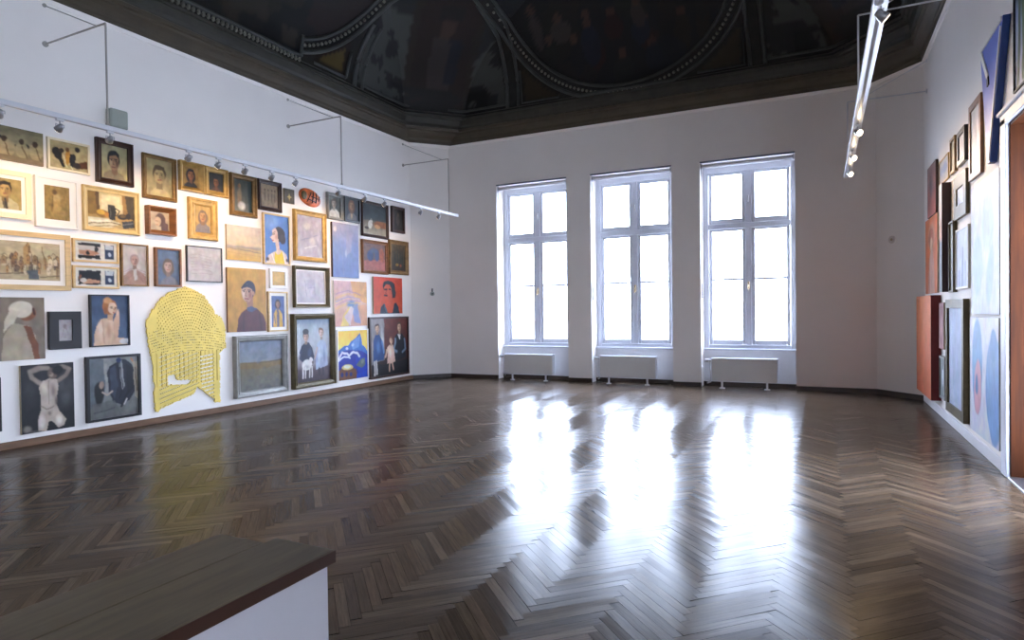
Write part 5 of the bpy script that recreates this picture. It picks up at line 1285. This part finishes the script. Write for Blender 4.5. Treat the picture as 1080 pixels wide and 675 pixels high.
# ------------------------------------------------------------------ outside
def build_outside():
    b = MB(); b.quad((-150, YF + 2, -7), (150, YF + 2, -7), (150, 220, -7), (-150, 220, -7)); o = struct(b.build('street_ground', M['street']))
    q = random.Random(9)
    t = thing('terrace_house', 'pale long building far outside the windows', 'building', (-8, 70, -7))
    b = MB(); b.box((-60, 0, 0), (60, 10, 5.2)); b.build('wall', M['facade'], t)
    b = MB(); b.poly([(-60.5, -.5, 5.2), (60.5, -.5, 5.2), (60.5, 5, 7), (-60.5, 5, 7)]); b.poly([(60.5, 10.5, 5.2), (-60.5, 10.5, 5.2), (-60.5, 5, 7), (60.5, 5, 7)]); b.build('roof', M['roof'], t)
    for i in range(30):
        b = MB(); b.box((-58 + i * 4, -.05, 2.2), (-56.8 + i * 4, .05, 4.2)); b.build('window', M['greyplastic'], t)
    t = thing('street_lamp', 'grey street lamp outside the right window', 'street lamp', (-3.05, 33, -7))
    b = MB(); b.tube([(0, 0, 0), (0, 0, 8.1)], [.12, .06], 10); b.build('pole', M['cord'], t)
    b = MB(); b.tube([(0, 0, 8.1), (.1, 0, 8.5), (.4, 0, 8.6)], .05, 8); b.build('arm', M['cord'], t)
    b = MB(); b.ball((.45, 0, 8.45), (.32, .32, .3), 14, 8); b.build('lantern', M['cord'], t, True)
M['street'] = mat('pale_paving', (120, 120, 120), .8)
M['facade'] = mat('pale_render', (214, 210, 202), .8)
M['roof'] = mat('grey_roof', (150, 140, 134), .8)

def build_world():
    w = bpy.data.worlds.new('sky'); SC.world = w; w.use_nodes = True
    nt = w.node_tree; N = nt.nodes; L = nt.links
    bg = N['Background']
    tc = N.new('ShaderNodeTexCoord'); sx = N.new('ShaderNodeSeparateXYZ'); L.new(tc.outputs['Generated'], sx.inputs['Vector'])
    rp = N.new('ShaderNodeValToRGB'); e = rp.color_ramp.elements
    e[0].position = 0.0; e[0].color = (.72, .80, 1.0, 1); e[1].position = .6; e[1].color = (.62, .73, 1.0, 1)
    L.new(sx.outputs['Z'], rp.inputs['Fac']); L.new(rp.outputs['Color'], bg.inputs['Color'])
    bg.inputs['Strength'].default_value = SKY
    for c in WIN:
        l = bpy.data.lights.new('daylight_portal', 'AREA'); l.shape = 'RECTANGLE'; l.size = 3.2; l.size_y = 3.2; l.cycles.is_portal = True
        o = bpy.data.objects.new('daylight_portal', l); COL.objects.link(o); o.location = (c, YF + .52, 2.16); o.rotation_euler = (-math.pi / 2, 0, 0)
    for c in BACK:
        o2 = o.copy(); COL.objects.link(o2); o2.location = (c, YB - .37, 2.16); o2.rotation_euler = (math.pi / 2, 0, 0)
    o2 = o.copy(); COL.objects.link(o2); o2.location = (XR + .47, 5.19, 1.33); o2.rotation_euler = (0, math.pi / 2, 0)
    for X, cs, r in ((XL - .37, FILL_WIN_L, -math.pi / 2), (XR + .47, FILL_WIN_R, math.pi / 2)):
        for c in cs:
            o2 = o.copy(); COL.objects.link(o2); o2.location = (X, c, 2.16); o2.rotation_euler = (0, r, 0)
SKY = 44.0

def build_camera():
    yaw, pitch, roll, F = .4571, .0140, -.0132, 665.3
    f = Vector((-math.sin(yaw) * math.cos(pitch), math.cos(yaw) * math.cos(pitch), -math.sin(pitch)))
    r = Vector((math.cos(yaw), math.sin(yaw), 0)); u = r.cross(f)
    r2 = r * math.cos(roll) + u * math.sin(roll); u2 = -r * math.sin(roll) + u * math.cos(roll)
    cam = bpy.data.cameras.new('camera'); o = bpy.data.objects.new('camera', cam); COL.objects.link(o)
    m = Matrix.Identity(4)
    for i in range(3): m[i][0] = r2[i]; m[i][1] = u2[i]; m[i][2] = -f[i]
    m[2][3] = EYE
    o.matrix_world = m
    cam.sensor_fit = 'HORIZONTAL'; cam.sensor_width = 36; cam.lens = F / 1080 * 36
    cam.clip_start = .05; cam.clip_end = 500
    SC.camera = o

build_shell(); build_floor(); build_windows(); build_fill_windows(); build_back_windows(); build_door(); build_ceiling()
build_left_pictures(); build_right_pictures(); build_mask(); build_lattice()
build_lights(); build_fittings(); build_outside(); build_world(); build_camera()

v = SC.view_settings; v.view_transform = 'Standard'; v.look = 'None'; v.gamma = 1.0; v.use_curve_mapping = False
v.exposure = 0.0
SC.display_settings.display_device = 'sRGB'
c = SC.cycles
c.max_bounces = 10; c.diffuse_bounces = 6; c.glossy_bounces = 5; c.transparent_max_bounces = 8
c.use_denoising = True; c.sample_clamp_indirect = 12
